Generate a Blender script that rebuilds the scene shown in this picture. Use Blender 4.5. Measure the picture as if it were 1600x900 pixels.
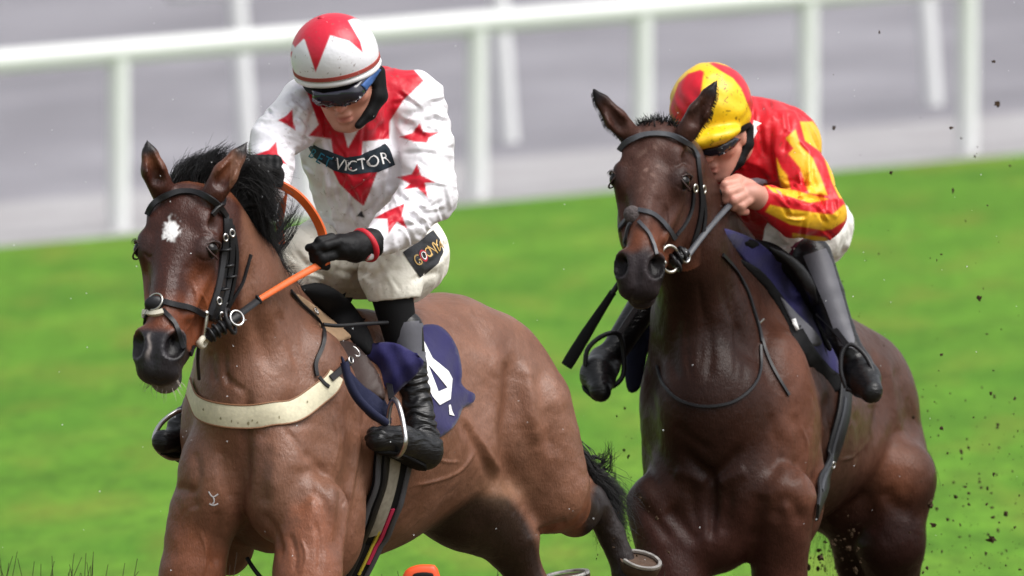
import bpy, bmesh, math, random
import numpy as np
from mathutils import Vector, Matrix
from mathutils.bvhtree import BVHTree
from mathutils.geometry import delaunay_2d_cdt

for o in list(bpy.data.objects):
    bpy.data.objects.remove(o)
scene = bpy.context.scene
COL = scene.collection

# ------------------------------------------------------------------ camera
FPX = 17777.0                 # focal length in photo pixels (1600 wide): a 400 mm lens
CAM_H = 3.1
PITCH = math.atan(850.0 / FPX)
cam_data = bpy.data.cameras.new('camera')
cam = bpy.data.objects.new('camera', cam_data)
COL.objects.link(cam)
cam_data.sensor_width = 36.0
cam_data.lens = 36.0 * FPX / 1600.0
cam_data.clip_start = 0.5
cam_data.clip_end = 5000.0
cam.location = (0, 0, CAM_H)
cam.rotation_euler = (math.pi / 2 - PITCH, 0, 0)
cam_data.dof.use_dof = True
cam_data.dof.focus_distance = 32.7
cam_data.dof.aperture_fstop = 5.0
scene.camera = cam
CO = np.array([0, 0, CAM_H])
RT = np.array([1.0, 0, 0])
FW = np.array([0, math.cos(PITCH), -math.sin(PITCH)])
UP = np.array([0, math.sin(PITCH), math.cos(PITCH)])

# ------------------------------------------------------------------ sky and sun (overcast)
SUN_EL, SUN_AZ = math.radians(58), math.radians(122)   # azimuth clockwise from +Y: behind the camera, a little right
world = bpy.data.worlds.new('World')
scene.world = world
world.use_nodes = True
wn, wl = world.node_tree.nodes, world.node_tree.links
wn.clear()
sky = wn.new('ShaderNodeTexSky')
sky.sky_type = 'NISHITA'
sky.sun_disc = False
sky.sun_elevation = SUN_EL
sky.sun_rotation = SUN_AZ
sky.air_density = 1.0
sky.dust_density = 4.0
hs = wn.new('ShaderNodeHueSaturation')
hs.inputs['Saturation'].default_value = 0.22
bgn = wn.new('ShaderNodeBackground')
bgn.inputs['Strength'].default_value = 0.105
wo = wn.new('ShaderNodeOutputWorld')
wl.new(sky.outputs[0], hs.inputs['Color'])
wl.new(hs.outputs[0], bgn.inputs['Color'])
wl.new(bgn.outputs[0], wo.inputs['Surface'])
sd = bpy.data.lights.new('sun', 'SUN')
sd.energy = 1.5
sd.angle = math.radians(45)
sd.color = (1.0, 0.97, 0.93)
sun = bpy.data.objects.new('sun', sd)
COL.objects.link(sun)
sdir = Vector((math.sin(SUN_AZ) * math.cos(SUN_EL), math.cos(SUN_AZ) * math.cos(SUN_EL), math.sin(SUN_EL)))
sun.rotation_euler = sdir.to_track_quat('Z', 'Y').to_euler()
sun.location = (6, -10, 20)
scene.view_settings.view_transform = 'Standard'
scene.view_settings.look = 'None'
scene.view_settings.gamma = 1.0
scene.view_settings.use_curve_mapping = False
scene.view_settings.exposure = 0.85
scene.cycles.use_denoising = True
scene.render.film_transparent = False

# ------------------------------------------------------------------ helpers
rng = np.random.default_rng(7)
V3 = lambda *a: np.array(a, dtype=float)

class Ent:
    """photo pixel + depth (in pixels of that thing's scale) -> world"""
    def __init__(s, S):
        s.S = S
        s.D = FPX / S
    def map(s, P):
        P = np.asarray(P, dtype=float).reshape(-1, 3)
        dep = s.D + P[:, 2] / s.S
        return (CO + dep[:, None] * (FW + ((P[:, 0] - 800) / FPX)[:, None] * RT + ((450 - P[:, 1]) / FPX)[:, None] * UP))

E1 = Ent(560.0)
E2 = Ent(524.0)

def lin(r, g, b):
    f = lambda c: ((c / 255.0 + 0.055) / 1.055) ** 2.4 if c / 255.0 > 0.04045 else c / 255.0 / 12.92
    return (f(r), f(g), f(b), 1.0)

def tag(o, label=None, cat=None, group=None, kind=None):
    if label: o['label'] = label
    if cat: o['category'] = cat
    if group: o['group'] = group
    if kind: o['kind'] = kind
    return o

def empty(name, loc, label, cat, group=None):
    o = bpy.data.objects.new(name, None)
    COL.objects.link(o)
    o.location = loc
    o.empty_display_size = 0.1
    return tag(o, label, cat, group)

def world_loc(o):
    p = Vector((0, 0, 0))
    while o is not None:
        p = p + o.location
        o = o.parent
    return np.array(p)

def mesh_obj(name, wv, faces, mat, parent=None, smooth=True, colors=None, loc=None):
    """wv: world vertices; the object sits at its parent's origin (or at loc)"""
    wv = np.asarray(wv, dtype=float)
    base = world_loc(parent) if parent is not None else np.zeros(3)
    if loc is None:
        loc = np.zeros(3) if parent is not None else wv.mean(axis=0)
    me = bpy.data.meshes.new(name)
    lv = wv - base - np.asarray(loc)
    if isinstance(faces, np.ndarray):
        n, m = faces.shape
        me.vertices.add(len(lv))
        me.vertices.foreach_set('co', lv.astype(np.float32).ravel())
        me.loops.add(n * m)
        me.loops.foreach_set('vertex_index', faces.astype(np.int32).ravel())
        me.polygons.add(n)
        me.polygons.foreach_set('loop_start', np.arange(0, n * m, m, dtype=np.int32))
        me.polygons.foreach_set('loop_total', np.full(n, m, dtype=np.int32))
        me.update(calc_edges=True)
    else:
        me.from_pydata([tuple(v) for v in lv], [], faces)
        me.update()
    if smooth:
        me.polygons.foreach_set('use_smooth', [True] * len(me.polygons))
    if colors is not None:
        ca = me.color_attributes.new('Col', 'FLOAT_COLOR', 'POINT')
        c = np.ones((len(lv), 4), dtype=np.float32)
        c[:, :3] = colors[:, :3]
        ca.data.foreach_set('color', c.ravel())
    if mat is not None:
        me.materials.append(mat)
    o = bpy.data.objects.new(name, me)
    COL.objects.link(o)
    o.location = loc
    if parent is not None:
        o.parent = parent
    return o

# ------------------------------------------------------------------ materials
def mat_new(name, base=(0.5, 0.5, 0.5, 1), rough=0.6, spec=0.5, metal=0.0, vcol=False, bump=None, var=None, sheen=0.0, coat=0.0, rough_var=0.0):
    """bump: list of (scale xyz, detail, strength, distance); var: (scale xyz, amount) multiplicative colour noise"""
    m = bpy.data.materials.new(name)
    m.use_nodes = True
    nt = m.node_tree
    n, l = nt.nodes, nt.links
    b = n['Principled BSDF']
    b.inputs['Roughness'].default_value = rough
    b.inputs['Specular IOR Level'].default_value = spec
    b.inputs['Metallic'].default_value = metal
    b.inputs['Sheen Weight'].default_value = sheen
    b.inputs['Coat Weight'].default_value = coat
    tc = n.new('ShaderNodeTexCoord')
    if vcol:
        a = n.new('ShaderNodeAttribute')
        a.attribute_name = 'Col'
        src = a.outputs['Color']
    else:
        c = n.new('ShaderNodeRGB')
        c.outputs[0].default_value = base
        src = c.outputs[0]
    def noise(scale, detail=3.0, rough_=0.55):
        mp = n.new('ShaderNodeMapping')
        mp.inputs['Scale'].default_value = scale if hasattr(scale, '__len__') else (scale,) * 3
        l.new(tc.outputs['Object'], mp.inputs['Vector'])
        t = n.new('ShaderNodeTexNoise')
        t.inputs['Scale'].default_value = 1.0
        t.inputs['Detail'].default_value = detail
        t.inputs['Roughness'].default_value = rough_
        l.new(mp.outputs[0], t.inputs['Vector'])
        return t.outputs['Fac']
    for v in (var or []):
        mr = n.new('ShaderNodeMapRange')
        mr.inputs['From Min'].default_value = 0.25
        mr.inputs['From Max'].default_value = 0.75
        mr.inputs['To Min'].default_value = 1 - v[1]
        mr.inputs['To Max'].default_value = 1 + v[1]
        l.new(noise(v[0]), mr.inputs['Value'])
        mx = n.new('ShaderNodeMix')
        mx.data_type = 'RGBA'
        mx.blend_type = 'MULTIPLY'
        mx.inputs['Factor'].default_value = 1.0
        l.new(src, mx.inputs['A'])
        l.new(mr.outputs[0], mx.inputs['B'])
        src = mx.outputs['Result']
    l.new(src, b.inputs['Base Color'])
    if rough_var:
        mr = n.new('ShaderNodeMapRange')
        mr.inputs['To Min'].default_value = rough - rough_var
        mr.inputs['To Max'].default_value = rough + rough_var
        l.new(noise(12.0), mr.inputs['Value'])
        l.new(mr.outputs[0], b.inputs['Roughness'])
    prev = None
    for (sc, det, st, dist) in (bump or []):
        bp = n.new('ShaderNodeBump')
        bp.inputs['Strength'].default_value = st
        bp.inputs['Distance'].default_value = dist
        l.new(noise(sc, det), bp.inputs['Height'])
        if prev is not None:
            l.new(prev, bp.inputs['Normal'])
        prev = bp.outputs['Normal']
    if prev is not None:
        l.new(prev, b.inputs['Normal'])
    return m

M = {}
M['coat'] = mat_new('horse_coat', vcol=True, rough=0.37, spec=0.34, sheen=0.0,
                    bump=[((16, 16, 16), 4, 0.25, 0.02), ((60, 60, 40), 4, 0.25, 0.006), ((260, 260, 70), 3, 0.45, 0.004)],
                    var=[((7, 7, 7), 0.16), ((30, 30, 22), 0.10), ((220, 220, 50), 0.14)], rough_var=0.08)
M['coat2'] = mat_new('dark_horse_coat', vcol=True, rough=0.32, spec=0.13,
                     bump=[((16, 16, 16), 4, 0.22, 0.02), ((60, 60, 40), 4, 0.22, 0.006), ((260, 260, 70), 3, 0.4, 0.004)],
                     var=[((7, 7, 7), 0.18), ((30, 30, 22), 0.12), ((220, 220, 50), 0.14)], rough_var=0.08)
M['hair'] = mat_new('mane_hair', lin(22, 20, 21), rough=0.4, spec=0.35, var=[((30, 30, 30), 0.3)])
M['eye'] = mat_new('eye_gloss', lin(14, 9, 7), rough=0.05, spec=0.28)
M['leather'] = mat_new('black_leather', lin(26, 26, 29), rough=0.42, spec=0.35, bump=[(160, 2, 0.15, 0.002)], var=[(40, 0.25)])
M['softblack'] = mat_new('black_suede', lin(15, 15, 17), rough=0.75, spec=0.2, bump=[(200, 2, 0.2, 0.002)])
M['boot'] = mat_new('boot_leather', lin(18, 18, 20), rough=0.36, spec=0.4, bump=[((25, 25, 90), 3, 0.5, 0.008)])
M['guard'] = mat_new('grey_boot_panel', lin(86, 86, 93), rough=0.5, spec=0.35, bump=[(60, 3, 0.2, 0.004)], var=[(14, 0.12)])
M['metal'] = mat_new('steel', (0.62, 0.61, 0.60, 1), rough=0.28, metal=1.0)
M['shoe'] = mat_new('worn_horseshoe', (0.42, 0.40, 0.38, 1), rough=0.45, metal=0.8, bump=[(60, 3, 0.5, 0.005)], var=[(50, 0.3)])
M['brass'] = mat_new('pale_metal', (0.66, 0.64, 0.58, 1), rough=0.32, metal=1.0)
M['navy'] = mat_new('navy_cloth', lin(34, 31, 80), rough=0.8, spec=0.25, sheen=0.15, bump=[(240, 2, 0.25, 0.002), (18, 3, 0.3, 0.01)], var=[(9, 0.12)])
M['navydark'] = mat_new('dark_navy_binding', lin(24, 28, 56), rough=0.7, spec=0.3, bump=[(90, 2, 0.3, 0.004)])
M['silk'] = mat_new('racing_silk', vcol=True, rough=0.42, spec=0.38, sheen=0.06,
                    bump=[((11, 11, 11), 3, 0.25, 0.03), ((30, 30, 30), 3, 0.2, 0.008)], var=[((7, 7, 7), 0.03)])
M['breeches'] = mat_new('breeches_cloth', vcol=True, rough=0.55, spec=0.35,
                        bump=[((14, 14, 20), 3, 0.25, 0.03), ((80, 80, 80), 3, 0.2, 0.004)], var=[((10, 10, 10), 0.05)])
M['skin'] = mat_new('skin', vcol=True, rough=0.45, spec=0.4, bump=[(120, 3, 0.12, 0.002)], var=[(30, 0.08)])
M['glove'] = mat_new('glove', lin(17, 17, 19), rough=0.6, spec=0.25, bump=[(90, 3, 0.4, 0.004)])
M['orange'] = mat_new('orange_rein_rubber', lin(214, 98, 42), rough=0.5, spec=0.4, bump=[(260, 2, 0.4, 0.002)], var=[(30, 0.12)])
M['cream'] = mat_new('cream_webbing', lin(214, 207, 180), rough=0.6, spec=0.3, bump=[(120, 3, 0.2, 0.003)], var=[(12, 0.10), (60, 0.10), (140, 0.08)])
M['tan'] = mat_new('tan_felt', lin(178, 148, 118), rough=0.85, spec=0.2, bump=[(110, 3, 0.3, 0.004)], var=[(30, 0.1)])
M['brownleather'] = mat_new('brown_leather', lin(62, 48, 44), rough=0.5, spec=0.4, bump=[(110, 3, 0.2, 0.003)])
M['white'] = mat_new('white_paint', lin(235, 235, 235), rough=0.6)
M['cyan'] = mat_new('cyan_print', lin(40, 130, 165), rough=0.6)
M['gold'] = mat_new('gold_print', lin(196, 160, 92), rough=0.5)
M['redprint'] = mat_new('red_print', lin(190, 30, 50), rough=0.5)
M['badge'] = mat_new('dark_teal_cloth', lin(26, 42, 54), rough=0.6, bump=[(60, 3, 0.25, 0.004)])
M['badgeblack'] = mat_new('black_cloth', lin(22, 22, 26), rough=0.55, bump=[((30, 30, 60), 3, 0.4, 0.006)])
M['helmet'] = mat_new('helmet_silk', vcol=True, rough=0.36, spec=0.45, bump=[((26, 26, 26), 3, 0.22, 0.01)])
M['lens'] = mat_new('goggle_lens', lin(34, 34, 48), rough=0.08, spec=0.8)
M['bluestrap'] = mat_new('blue_strap', lin(52, 90, 150), rough=0.5)
M['piping'] = mat_new('brown_band', lin(150, 58, 50), rough=0.6)
M['mud'] = mat_new('mud', lin(58, 44, 30), rough=0.85, spec=0.2)
M['hoof'] = mat_new('hoof_horn', lin(74, 56, 44), rough=0.55, spec=0.3, bump=[(40, 4, 0.5, 0.01)], var=[(20, 0.35)])
M['rail'] = mat_new('white_plastic', lin(216, 217, 217), rough=0.4, var=[(1.5, 0.03)])
M['dirty_white'] = mat_new('dirty_white_rubber', lin(214, 208, 190), rough=0.5, var=[(50, 0.12)])
M['maroon'] = mat_new('maroon_sock', lin(98, 32, 56), rough=0.8, bump=[(200, 2, 0.3, 0.003)])
M['twig'] = mat_new('birch_twig', lin(58, 46, 34), rough=0.8)
M['guardorange'] = mat_new('orange_padding', lin(226, 78, 28), rough=0.45, var=[(20, 0.08)])

# ------------------------------------------------------------------ signed distance modelling
class Field:
    def __init__(s, lo, hi, vox):
        s.lo = np.array(lo, float)
        s.vox = vox
        s.n = np.ceil((np.array(hi, float) - s.lo) / vox).astype(int) + 1
        s.a = np.full(s.n, 999.0, np.float32)
    def _slice(s, bl, bh):
        i0 = np.maximum(0, np.floor((bl - s.lo) / s.vox).astype(int))
        i1 = np.minimum(s.n, np.ceil((bh - s.lo) / s.vox).astype(int) + 1)
        if np.any(i1 <= i0):
            return None, None
        sl = tuple(slice(i0[k], i1[k]) for k in range(3))
        ax = [(s.lo[k] + np.arange(i0[k], i1[k]) * s.vox).astype(np.float32) for k in range(3)]
        g = (ax[0][:, None, None], ax[1][None, :, None], ax[2][None, None, :])
        return sl, g
    def _comb(s, sl, d, k, op):
        cur = s.a[sl]
        k = max(k, 1e-3)
        if op == 'u':
            h = np.clip(0.5 + 0.5 * (cur - d) / k, 0, 1)
            s.a[sl] = cur * (1 - h) + d * h - k * h * (1 - h)
        elif op == 's':
            h = np.clip(0.5 - 0.5 * (cur + d) / k, 0, 1)
            s.a[sl] = cur * (1 - h) - d * h + k * h * (1 - h)
        elif op == 'i':
            h = np.clip(0.5 - 0.5 * (cur - d) / k, 0, 1)
            s.a[sl] = cur * (1 - h) + d * h + k * h * (1 - h)
    def ell(s, c, r, R=None, k=20, op='u'):
        """ellipsoid; R rows are its local axes"""
        c = np.array(c, float)
        r = np.array(r, float)
        R = np.eye(3) if R is None else np.asarray(R, float)
        ext = np.sqrt(((R.T * r[None, :]) ** 2).sum(axis=1)) + k + 3 * s.vox
        sl, g = s._slice(c - ext, c + ext)
        if sl is None: return
        dx, dy, dz = g[0] - np.float32(c[0]), g[1] - np.float32(c[1]), g[2] - np.float32(c[2])
        s0 = 0; s1 = 0
        for i in range(3):
            q = (dx * np.float32(R[i, 0]) + dy * np.float32(R[i, 1]) + dz * np.float32(R[i, 2])) / np.float32(r[i])
            s0 = s0 + q * q
            q = q / np.float32(r[i])
            s1 = s1 + q * q
        k0 = np.sqrt(s0)
        d = k0 * (k0 - 1) / np.maximum(np.sqrt(s1), 1e-6)
        d = np.where(k0 < 0.05, -min(r), d)
        s._comb(sl, d, k, op)
    def cone(s, a, b, r1, r2, k=20, op='u', n=None, f=1.0):
        """round cone a->b, cross section stretched by f along n"""
        a = np.array(a, float); b = np.array(b, float)
        rm = max(r1, r2) * max(1, f) + k + 3 * s.vox
        sl, g = s._slice(np.minimum(a, b) - rm, np.maximum(a, b) + rm)
        if sl is None: return
        px, py, pz = g[0] - np.float32(a[0]), g[1] - np.float32(a[1]), g[2] - np.float32(a[2])
        ba = b - a
        if n is not None and f != 1.0:
            n = np.array(n, float); n /= np.linalg.norm(n)
            t = (1 - 1 / f)
            dn = px * np.float32(n[0]) + py * np.float32(n[1]) + pz * np.float32(n[2])
            px = px - dn * np.float32(n[0] * t)
            py = py - dn * np.float32(n[1] * t)
            pz = pz - dn * np.float32(n[2] * t)
            ba = ba - n * np.dot(ba, n) * t
        L2 = max(np.dot(ba, ba), 1e-6)
        tt = np.clip((px * np.float32(ba[0]) + py * np.float32(ba[1]) + pz * np.float32(ba[2])) / np.float32(L2), 0, 1)
        d = np.sqrt((px - tt * np.float32(ba[0])) ** 2 + (py - tt * np.float32(ba[1])) ** 2 + (pz - tt * np.float32(ba[2])) ** 2) - (r1 + (r2 - r1) * tt)
        s._comb(sl, d.astype(np.float32), k, op)
    def chain(s, pts, rs, k=20, n=None, f=1.0, op='u'):
        for i in range(len(pts) - 1):
            s.cone(pts[i], pts[i + 1], rs[i], rs[i + 1], k, op, n, f)
    def plane(s, p, n, k=2):
        """keep the side n points away from"""
        n = np.array(n, float); n /= np.linalg.norm(n)
        sl, g = s._slice(s.lo, s.lo + s.n * s.vox)
        d = (g[0] - np.float32(p[0])) * np.float32(n[0]) + (g[1] - np.float32(p[1])) * np.float32(n[1]) + (g[2] - np.float32(p[2])) * np.float32(n[2])
        s._comb(sl, d.astype(np.float32), k, 'i')
    def mesh(s, smooth=2):
        a = s.a
        sg = a < 0
        c = sg[:-1, :-1, :-1].astype(np.int8)
        for dx, dy, dz in ((1,0,0),(0,1,0),(1,1,0),(0,0,1),(1,0,1),(0,1,1),(1,1,1)):
            c = c + sg[dx:a.shape[0]-1+dx, dy:a.shape[1]-1+dy, dz:a.shape[2]-1+dz]
        act = (c > 0) & (c < 8)
        I, J, K = np.nonzero(act)
        nv = len(I)
        idx = np.full(act.shape, -1, np.int32)
        idx[I, J, K] = np.arange(nv)
        corner = np.array([(x, y, z) for x in (0, 1) for y in (0, 1) for z in (0, 1)])
        vals = np.stack([a[I + q[0], J + q[1], K + q[2]] for q in corner], axis=1)
        P = np.zeros((nv, 3)); cnt = np.zeros(nv)
        for i in range(8):
            for j in range(i + 1, 8):
                if np.abs(corner[i] - corner[j]).sum() != 1: continue
                m = (vals[:, i] < 0) != (vals[:, j] < 0)
                t = vals[m, i] / (vals[m, i] - vals[m, j])
                P[m] += corner[i] + (corner[j] - corner[i]) * t[:, None]
                cnt[m] += 1
        P = P / cnt[:, None] + np.stack([I, J, K], axis=1)
        P = P * s.vox + s.lo
        F = []
        X, Y, Z = a.shape
        e = sg[:-1, 1:-1, 1:-1] != sg[1:, 1:-1, 1:-1]
        i, j, k = np.nonzero(e); j += 1; k += 1
        q = np.stack([idx[i, j-1, k-1], idx[i, j, k-1], idx[i, j, k], idx[i, j-1, k]], axis=1)
        fl = sg[i, j, k]; q[~fl] = q[~fl][:, ::-1]; F.append(q)
        e = sg[1:-1, :-1, 1:-1] != sg[1:-1, 1:, 1:-1]
        i, j, k = np.nonzero(e); i += 1; k += 1
        q = np.stack([idx[i-1, j, k-1], idx[i-1, j, k], idx[i, j, k], idx[i, j, k-1]], axis=1)
        fl = sg[i, j, k]; q[~fl] = q[~fl][:, ::-1]; F.append(q)
        e = sg[1:-1, 1:-1, :-1] != sg[1:-1, 1:-1, 1:]
        i, j, k = np.nonzero(e); i += 1; j += 1
        q = np.stack([idx[i-1, j-1, k], idx[i, j-1, k], idx[i, j, k], idx[i-1, j, k]], axis=1)
        fl = sg[i, j, k]; q[~fl] = q[~fl][:, ::-1]; F.append(q)
        F = np.concatenate(F)
        F = F[(F >= 0).all(axis=1)]
        for _ in range(smooth):
            P = lap(P, F)
        return P, F

def lap(P, F, w=0.5):
    S = np.zeros_like(P); C = np.zeros(len(P))
    for i in range(4):
        for j in ((i + 1) % 4, (i - 1) % 4):
            for d in range(3):
                S[:, d] += np.bincount(F[:, i], P[F[:, j], d], len(P))
            C += np.bincount(F[:, i], minlength=len(P))
    C = np.maximum(C, 1)
    return P * (1 - w) + w * S / C[:, None]

def subdiv(P, F):
    """split every quad in four"""
    n = len(P)
    E = np.stack([F, np.roll(F, -1, axis=1)], axis=2).reshape(-1, 2)
    Es = np.sort(E, axis=1)
    key = Es[:, 0].astype(np.int64) * n + Es[:, 1]
    u, idx, inv = np.unique(key, return_index=True, return_inverse=True)
    mid = (P[Es[idx, 0]] + P[Es[idx, 1]]) / 2
    cen = P[F].mean(axis=1)
    em = (n + inv).reshape(-1, 4)
    ci = n + len(u) + np.arange(len(F))
    Q = np.concatenate([np.stack([F[:, i], em[:, i], ci, em[:, i - 1]], axis=1) for i in range(4)])
    return np.concatenate([P, mid, cen]), Q

def vnormals(P, F):
    n = np.cross(P[F[:, 2]] - P[F[:, 0]], P[F[:, 3]] - P[F[:, 1]])
    N = np.zeros_like(P)
    for i in range(4):
        for d in range(3):
            N[:, d] += np.bincount(F[:, i], n[:, d], len(P))
    L = np.linalg.norm(N, axis=1)
    N = N / np.maximum(L, 1e-9)[:, None]
    return N

# cheap smooth 3D noise (sum of rotated sines), about -1..1
_nr = np.random.default_rng(3)
_ND = _nr.normal(size=(24, 3)); _ND /= np.linalg.norm(_ND, axis=1)[:, None]
_NP = _nr.uniform(0, 6.28, 24); _NS = _nr.uniform(0.7, 1.5, 24)
def snoise(P, scale, seed=0):
    Q = np.asarray(P, float) / scale
    v = 0
    W = 0.9 * np.sin(Q[:, [1, 2, 0]] * 1.3 + seed)
    Q = Q + W
    for i in range(8):
        j = (i + seed * 5) % 24
        v = v + np.sin((Q @ _ND[j]) * _NS[j] * 2.2 + _NP[(j + seed) % 24])
    return v / 3.2

def poly_sd(px, py, poly):
    """signed distance to a polygon in the photo plane, negative inside"""
    poly = np.asarray(poly, float)
    d = np.full(px.shape, 1e9); ins = np.zeros(px.shape, bool)
    n = len(poly)
    for i in range(n):
        a, b = poly[i], poly[(i + 1) % n]
        e = b - a
        wx, wy = px - a[0], py - a[1]
        t = np.clip((wx * e[0] + wy * e[1]) / max(e @ e, 1e-9), 0, 1)
        d = np.minimum(d, (wx - e[0] * t) ** 2 + (wy - e[1] * t) ** 2)
        cnd = ((a[1] > py) != (b[1] > py)) & (px < (b[0] - a[0]) * (py - a[1]) / (b[1] - a[1] + 1e-12) + a[0])
        ins ^= cnd
    d = np.sqrt(d)
    return np.where(ins, -d, d)

def sstep(x, a, b):
    t = np.clip((x - a) / (b - a), 0, 1)
    return t * t * (3 - 2 * t)

def paint(col, mask, c):
    c = np.array(c[:3])
    return col * (1 - mask[:, None]) + c * mask[:, None]

def paint_poly(col, P, poly, c, soft=1.3, extra=None):
    m = 1 - sstep(poly_sd(P[:, 0], P[:, 1], poly), -soft, soft)
    if extra is not None: m = m * extra
    return paint(col, m, c)

class Surf:
    """a meshed surface in photo-pixel space with ray and nearest look-ups"""
    def __init__(s, P, F):
        s.P, s.F = P, F
        s.bvh = BVHTree.FromPolygons([tuple(p) for p in P], [tuple(int(i) for i in f) for f in F])
    def ray(s, x, y, w0=-1500.0):
        h = s.bvh.ray_cast(Vector((x, y, w0)), Vector((0, 0, 1)))
        return (None, None) if h[0] is None else (np.array(h[0]), np.array(h[1]))
    def near(s, p):
        h = s.bvh.find_nearest(Vector(p))
        return np.array(h[0]), np.array(h[1])

def crease(P, N, path, width, depth, wlim=(-1e9, 1e9)):
    """push the camera-facing surface in (depth > 0) or out along a line drawn in the photo plane"""
    path = crom(path, 14) if len(path) > 2 else np.asarray(path, float)
    P0, N0 = P, N
    sel = np.nonzero((P[:, 0] > path[:, 0].min() - 2.6 * width) & (P[:, 0] < path[:, 0].max() + 2.6 * width) & (P[:, 1] > path[:, 1].min() - 2.6 * width) & (P[:, 1] < path[:, 1].max() + 2.6 * width) & (N[:, 2] < 0.05))[0]
    P, N = P[sel], N[sel]
    d = np.full(len(P), 1e9); tpar = np.zeros(len(P))
    L = np.concatenate([[0], np.cumsum(np.linalg.norm(np.diff(path, axis=0), axis=1))])
    for i in range(len(path) - 1):
        a, b = path[i], path[i + 1]; e = b - a
        t = np.clip(((P[:, 0] - a[0]) * e[0] + (P[:, 1] - a[1]) * e[1]) / (e @ e), 0, 1)
        dd = np.hypot(P[:, 0] - a[0] - e[0] * t, P[:, 1] - a[1] - e[1] * t)
        m = dd < d
        d[m] = dd[m]; tpar[m] = (L[i] + t[m] * (L[i + 1] - L[i])) / L[-1]
    fade = sstep(tpar, 0, 0.2) * (1 - sstep(tpar, 0.8, 1.0)) * 0.85 + 0.15
    g = np.exp(-(d / width) ** 2) * sstep(-N[:, 2], 0.0, 0.35) * fade
    g = g * ((P[:, 2] > wlim[0]) & (P[:, 2] < wlim[1]))
    out = P0.copy()
    out[sel] = P - N * (depth * g)[:, None]
    return out

def join_surf(*ss):
    P = np.concatenate([s.P for s in ss]); F = []; o = 0
    for s in ss:
        F.append(s.F + o); o += len(s.P)
    return Surf(P, np.concatenate(F))

def crom(pts, n):
    """Catmull-Rom resample to n points"""
    p = np.asarray(pts, float)
    if len(p) == 2:
        return p[0] + np.linspace(0, 1, n)[:, None] * (p[1] - p[0])
    q = np.vstack([2 * p[0] - p[1], p, 2 * p[-1] - p[-2]])
    L = np.concatenate([[0], np.cumsum(np.linalg.norm(np.diff(p, axis=0), axis=1))])
    u = np.linspace(0, L[-1], n)
    i = np.clip(np.searchsorted(L, u, side='right') - 1, 0, len(p) - 2)
    t = ((u - L[i]) / np.maximum(L[i + 1] - L[i], 1e-9))[:, None]
    a, b, c, d = q[i], q[i + 1], q[i + 2], q[i + 3]
    return 0.5 * ((2 * b) + (-a + c) * t + (2 * a - 5 * b + 4 * c - d) * t ** 2 + (-a + 3 * b - 3 * c + d) * t ** 3)

def frames(P):
    T = np.gradient(P, axis=0)
    return T / np.maximum(np.linalg.norm(T, axis=1), 1e-9)[:, None]

def tube_geo(P, r, seg=10, caps=True, flat=1.0, up=None):
    """tube along P (photo-pixel space); r scalar or array"""
    P = np.asarray(P, float); n = len(P)
    r = np.full(n, r, float) if np.isscalar(r) else np.asarray(r, float)
    T = frames(P)
    ref = np.array([0.13, 0.2, 1.0]) if up is None else np.asarray(up, float)
    A = np.cross(T, ref); A /= np.maximum(np.linalg.norm(A, axis=1), 1e-9)[:, None]
    B = np.cross(T, A)
    th = np.linspace(0, 2 * np.pi, seg, endpoint=False)
    V = P[:, None, :] + r[:, None, None] * (np.cos(th)[None, :, None] * A[:, None, :] + flat * np.sin(th)[None, :, None] * B[:, None, :])
    V = V.reshape(-1, 3); F = []
    for i in range(n - 1):
        for j in range(seg):
            F.append((i * seg + j, i * seg + (j + 1) % seg, (i + 1) * seg + (j + 1) % seg, (i + 1) * seg + j))
    if caps:
        F.append(tuple(range(seg))[::-1]); F.append(tuple((n - 1) * seg + j for j in range(seg)))
    return V, F

def ribbon_geo(P, N, width, th):
    """flat strap with rounded-off box section; N outward normals"""
    P = np.asarray(P, float); n = len(P)
    N = np.asarray(N, float)
    T = frames(P)
    Bn = np.cross(T, N); Bn /= np.maximum(np.linalg.norm(Bn, axis=1), 1e-9)[:, None]
    N2 = np.cross(Bn, T)
    s = np.sign((N2 * N).sum(axis=1)); s[s == 0] = 1
    N2 = N2 * s[:, None]
    wd = np.full(n, width, float) if np.isscalar(width) else np.asarray(width, float)
    sec = [(-0.5, 0), (-0.5, 0.6), (-0.42, 1.0), (0.42, 1.0), (0.5, 0.6), (0.5, 0)]
    m = len(sec)
    V = np.concatenate([(P + Bn * (wd * a)[:, None] + N2 * (th * b))[:, None, :] for a, b in sec], axis=1).reshape(-1, 3)
    F = []
    for i in range(n - 1):
        for j in range(m):
            F.append((i * m + j, i * m + (j + 1) % m, (i + 1) * m + (j + 1) % m, (i + 1) * m + j))
    F.append(tuple(range(m))[::-1]); F.append(tuple((n - 1) * m + j for j in range(m)))
    return V, F

def make(name, ent, geo, mat, parent=None, smooth=True, colors=None):
    V, F = geo
    o = mesh_obj(name, ent.map(V), F, mat, parent, smooth, colors)
    if smooth and not isinstance(F, np.ndarray):
        me = o.data
        bm = bmesh.new(); bm.from_mesh(me)
        bmesh.ops.recalc_face_normals(bm, faces=bm.faces)
        for e in bm.edges:
            if len(e.link_faces) == 2 and e.calc_face_angle(0) > math.radians(50): e.smooth = False
        bm.to_mesh(me); bm.free()
    return o

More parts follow.
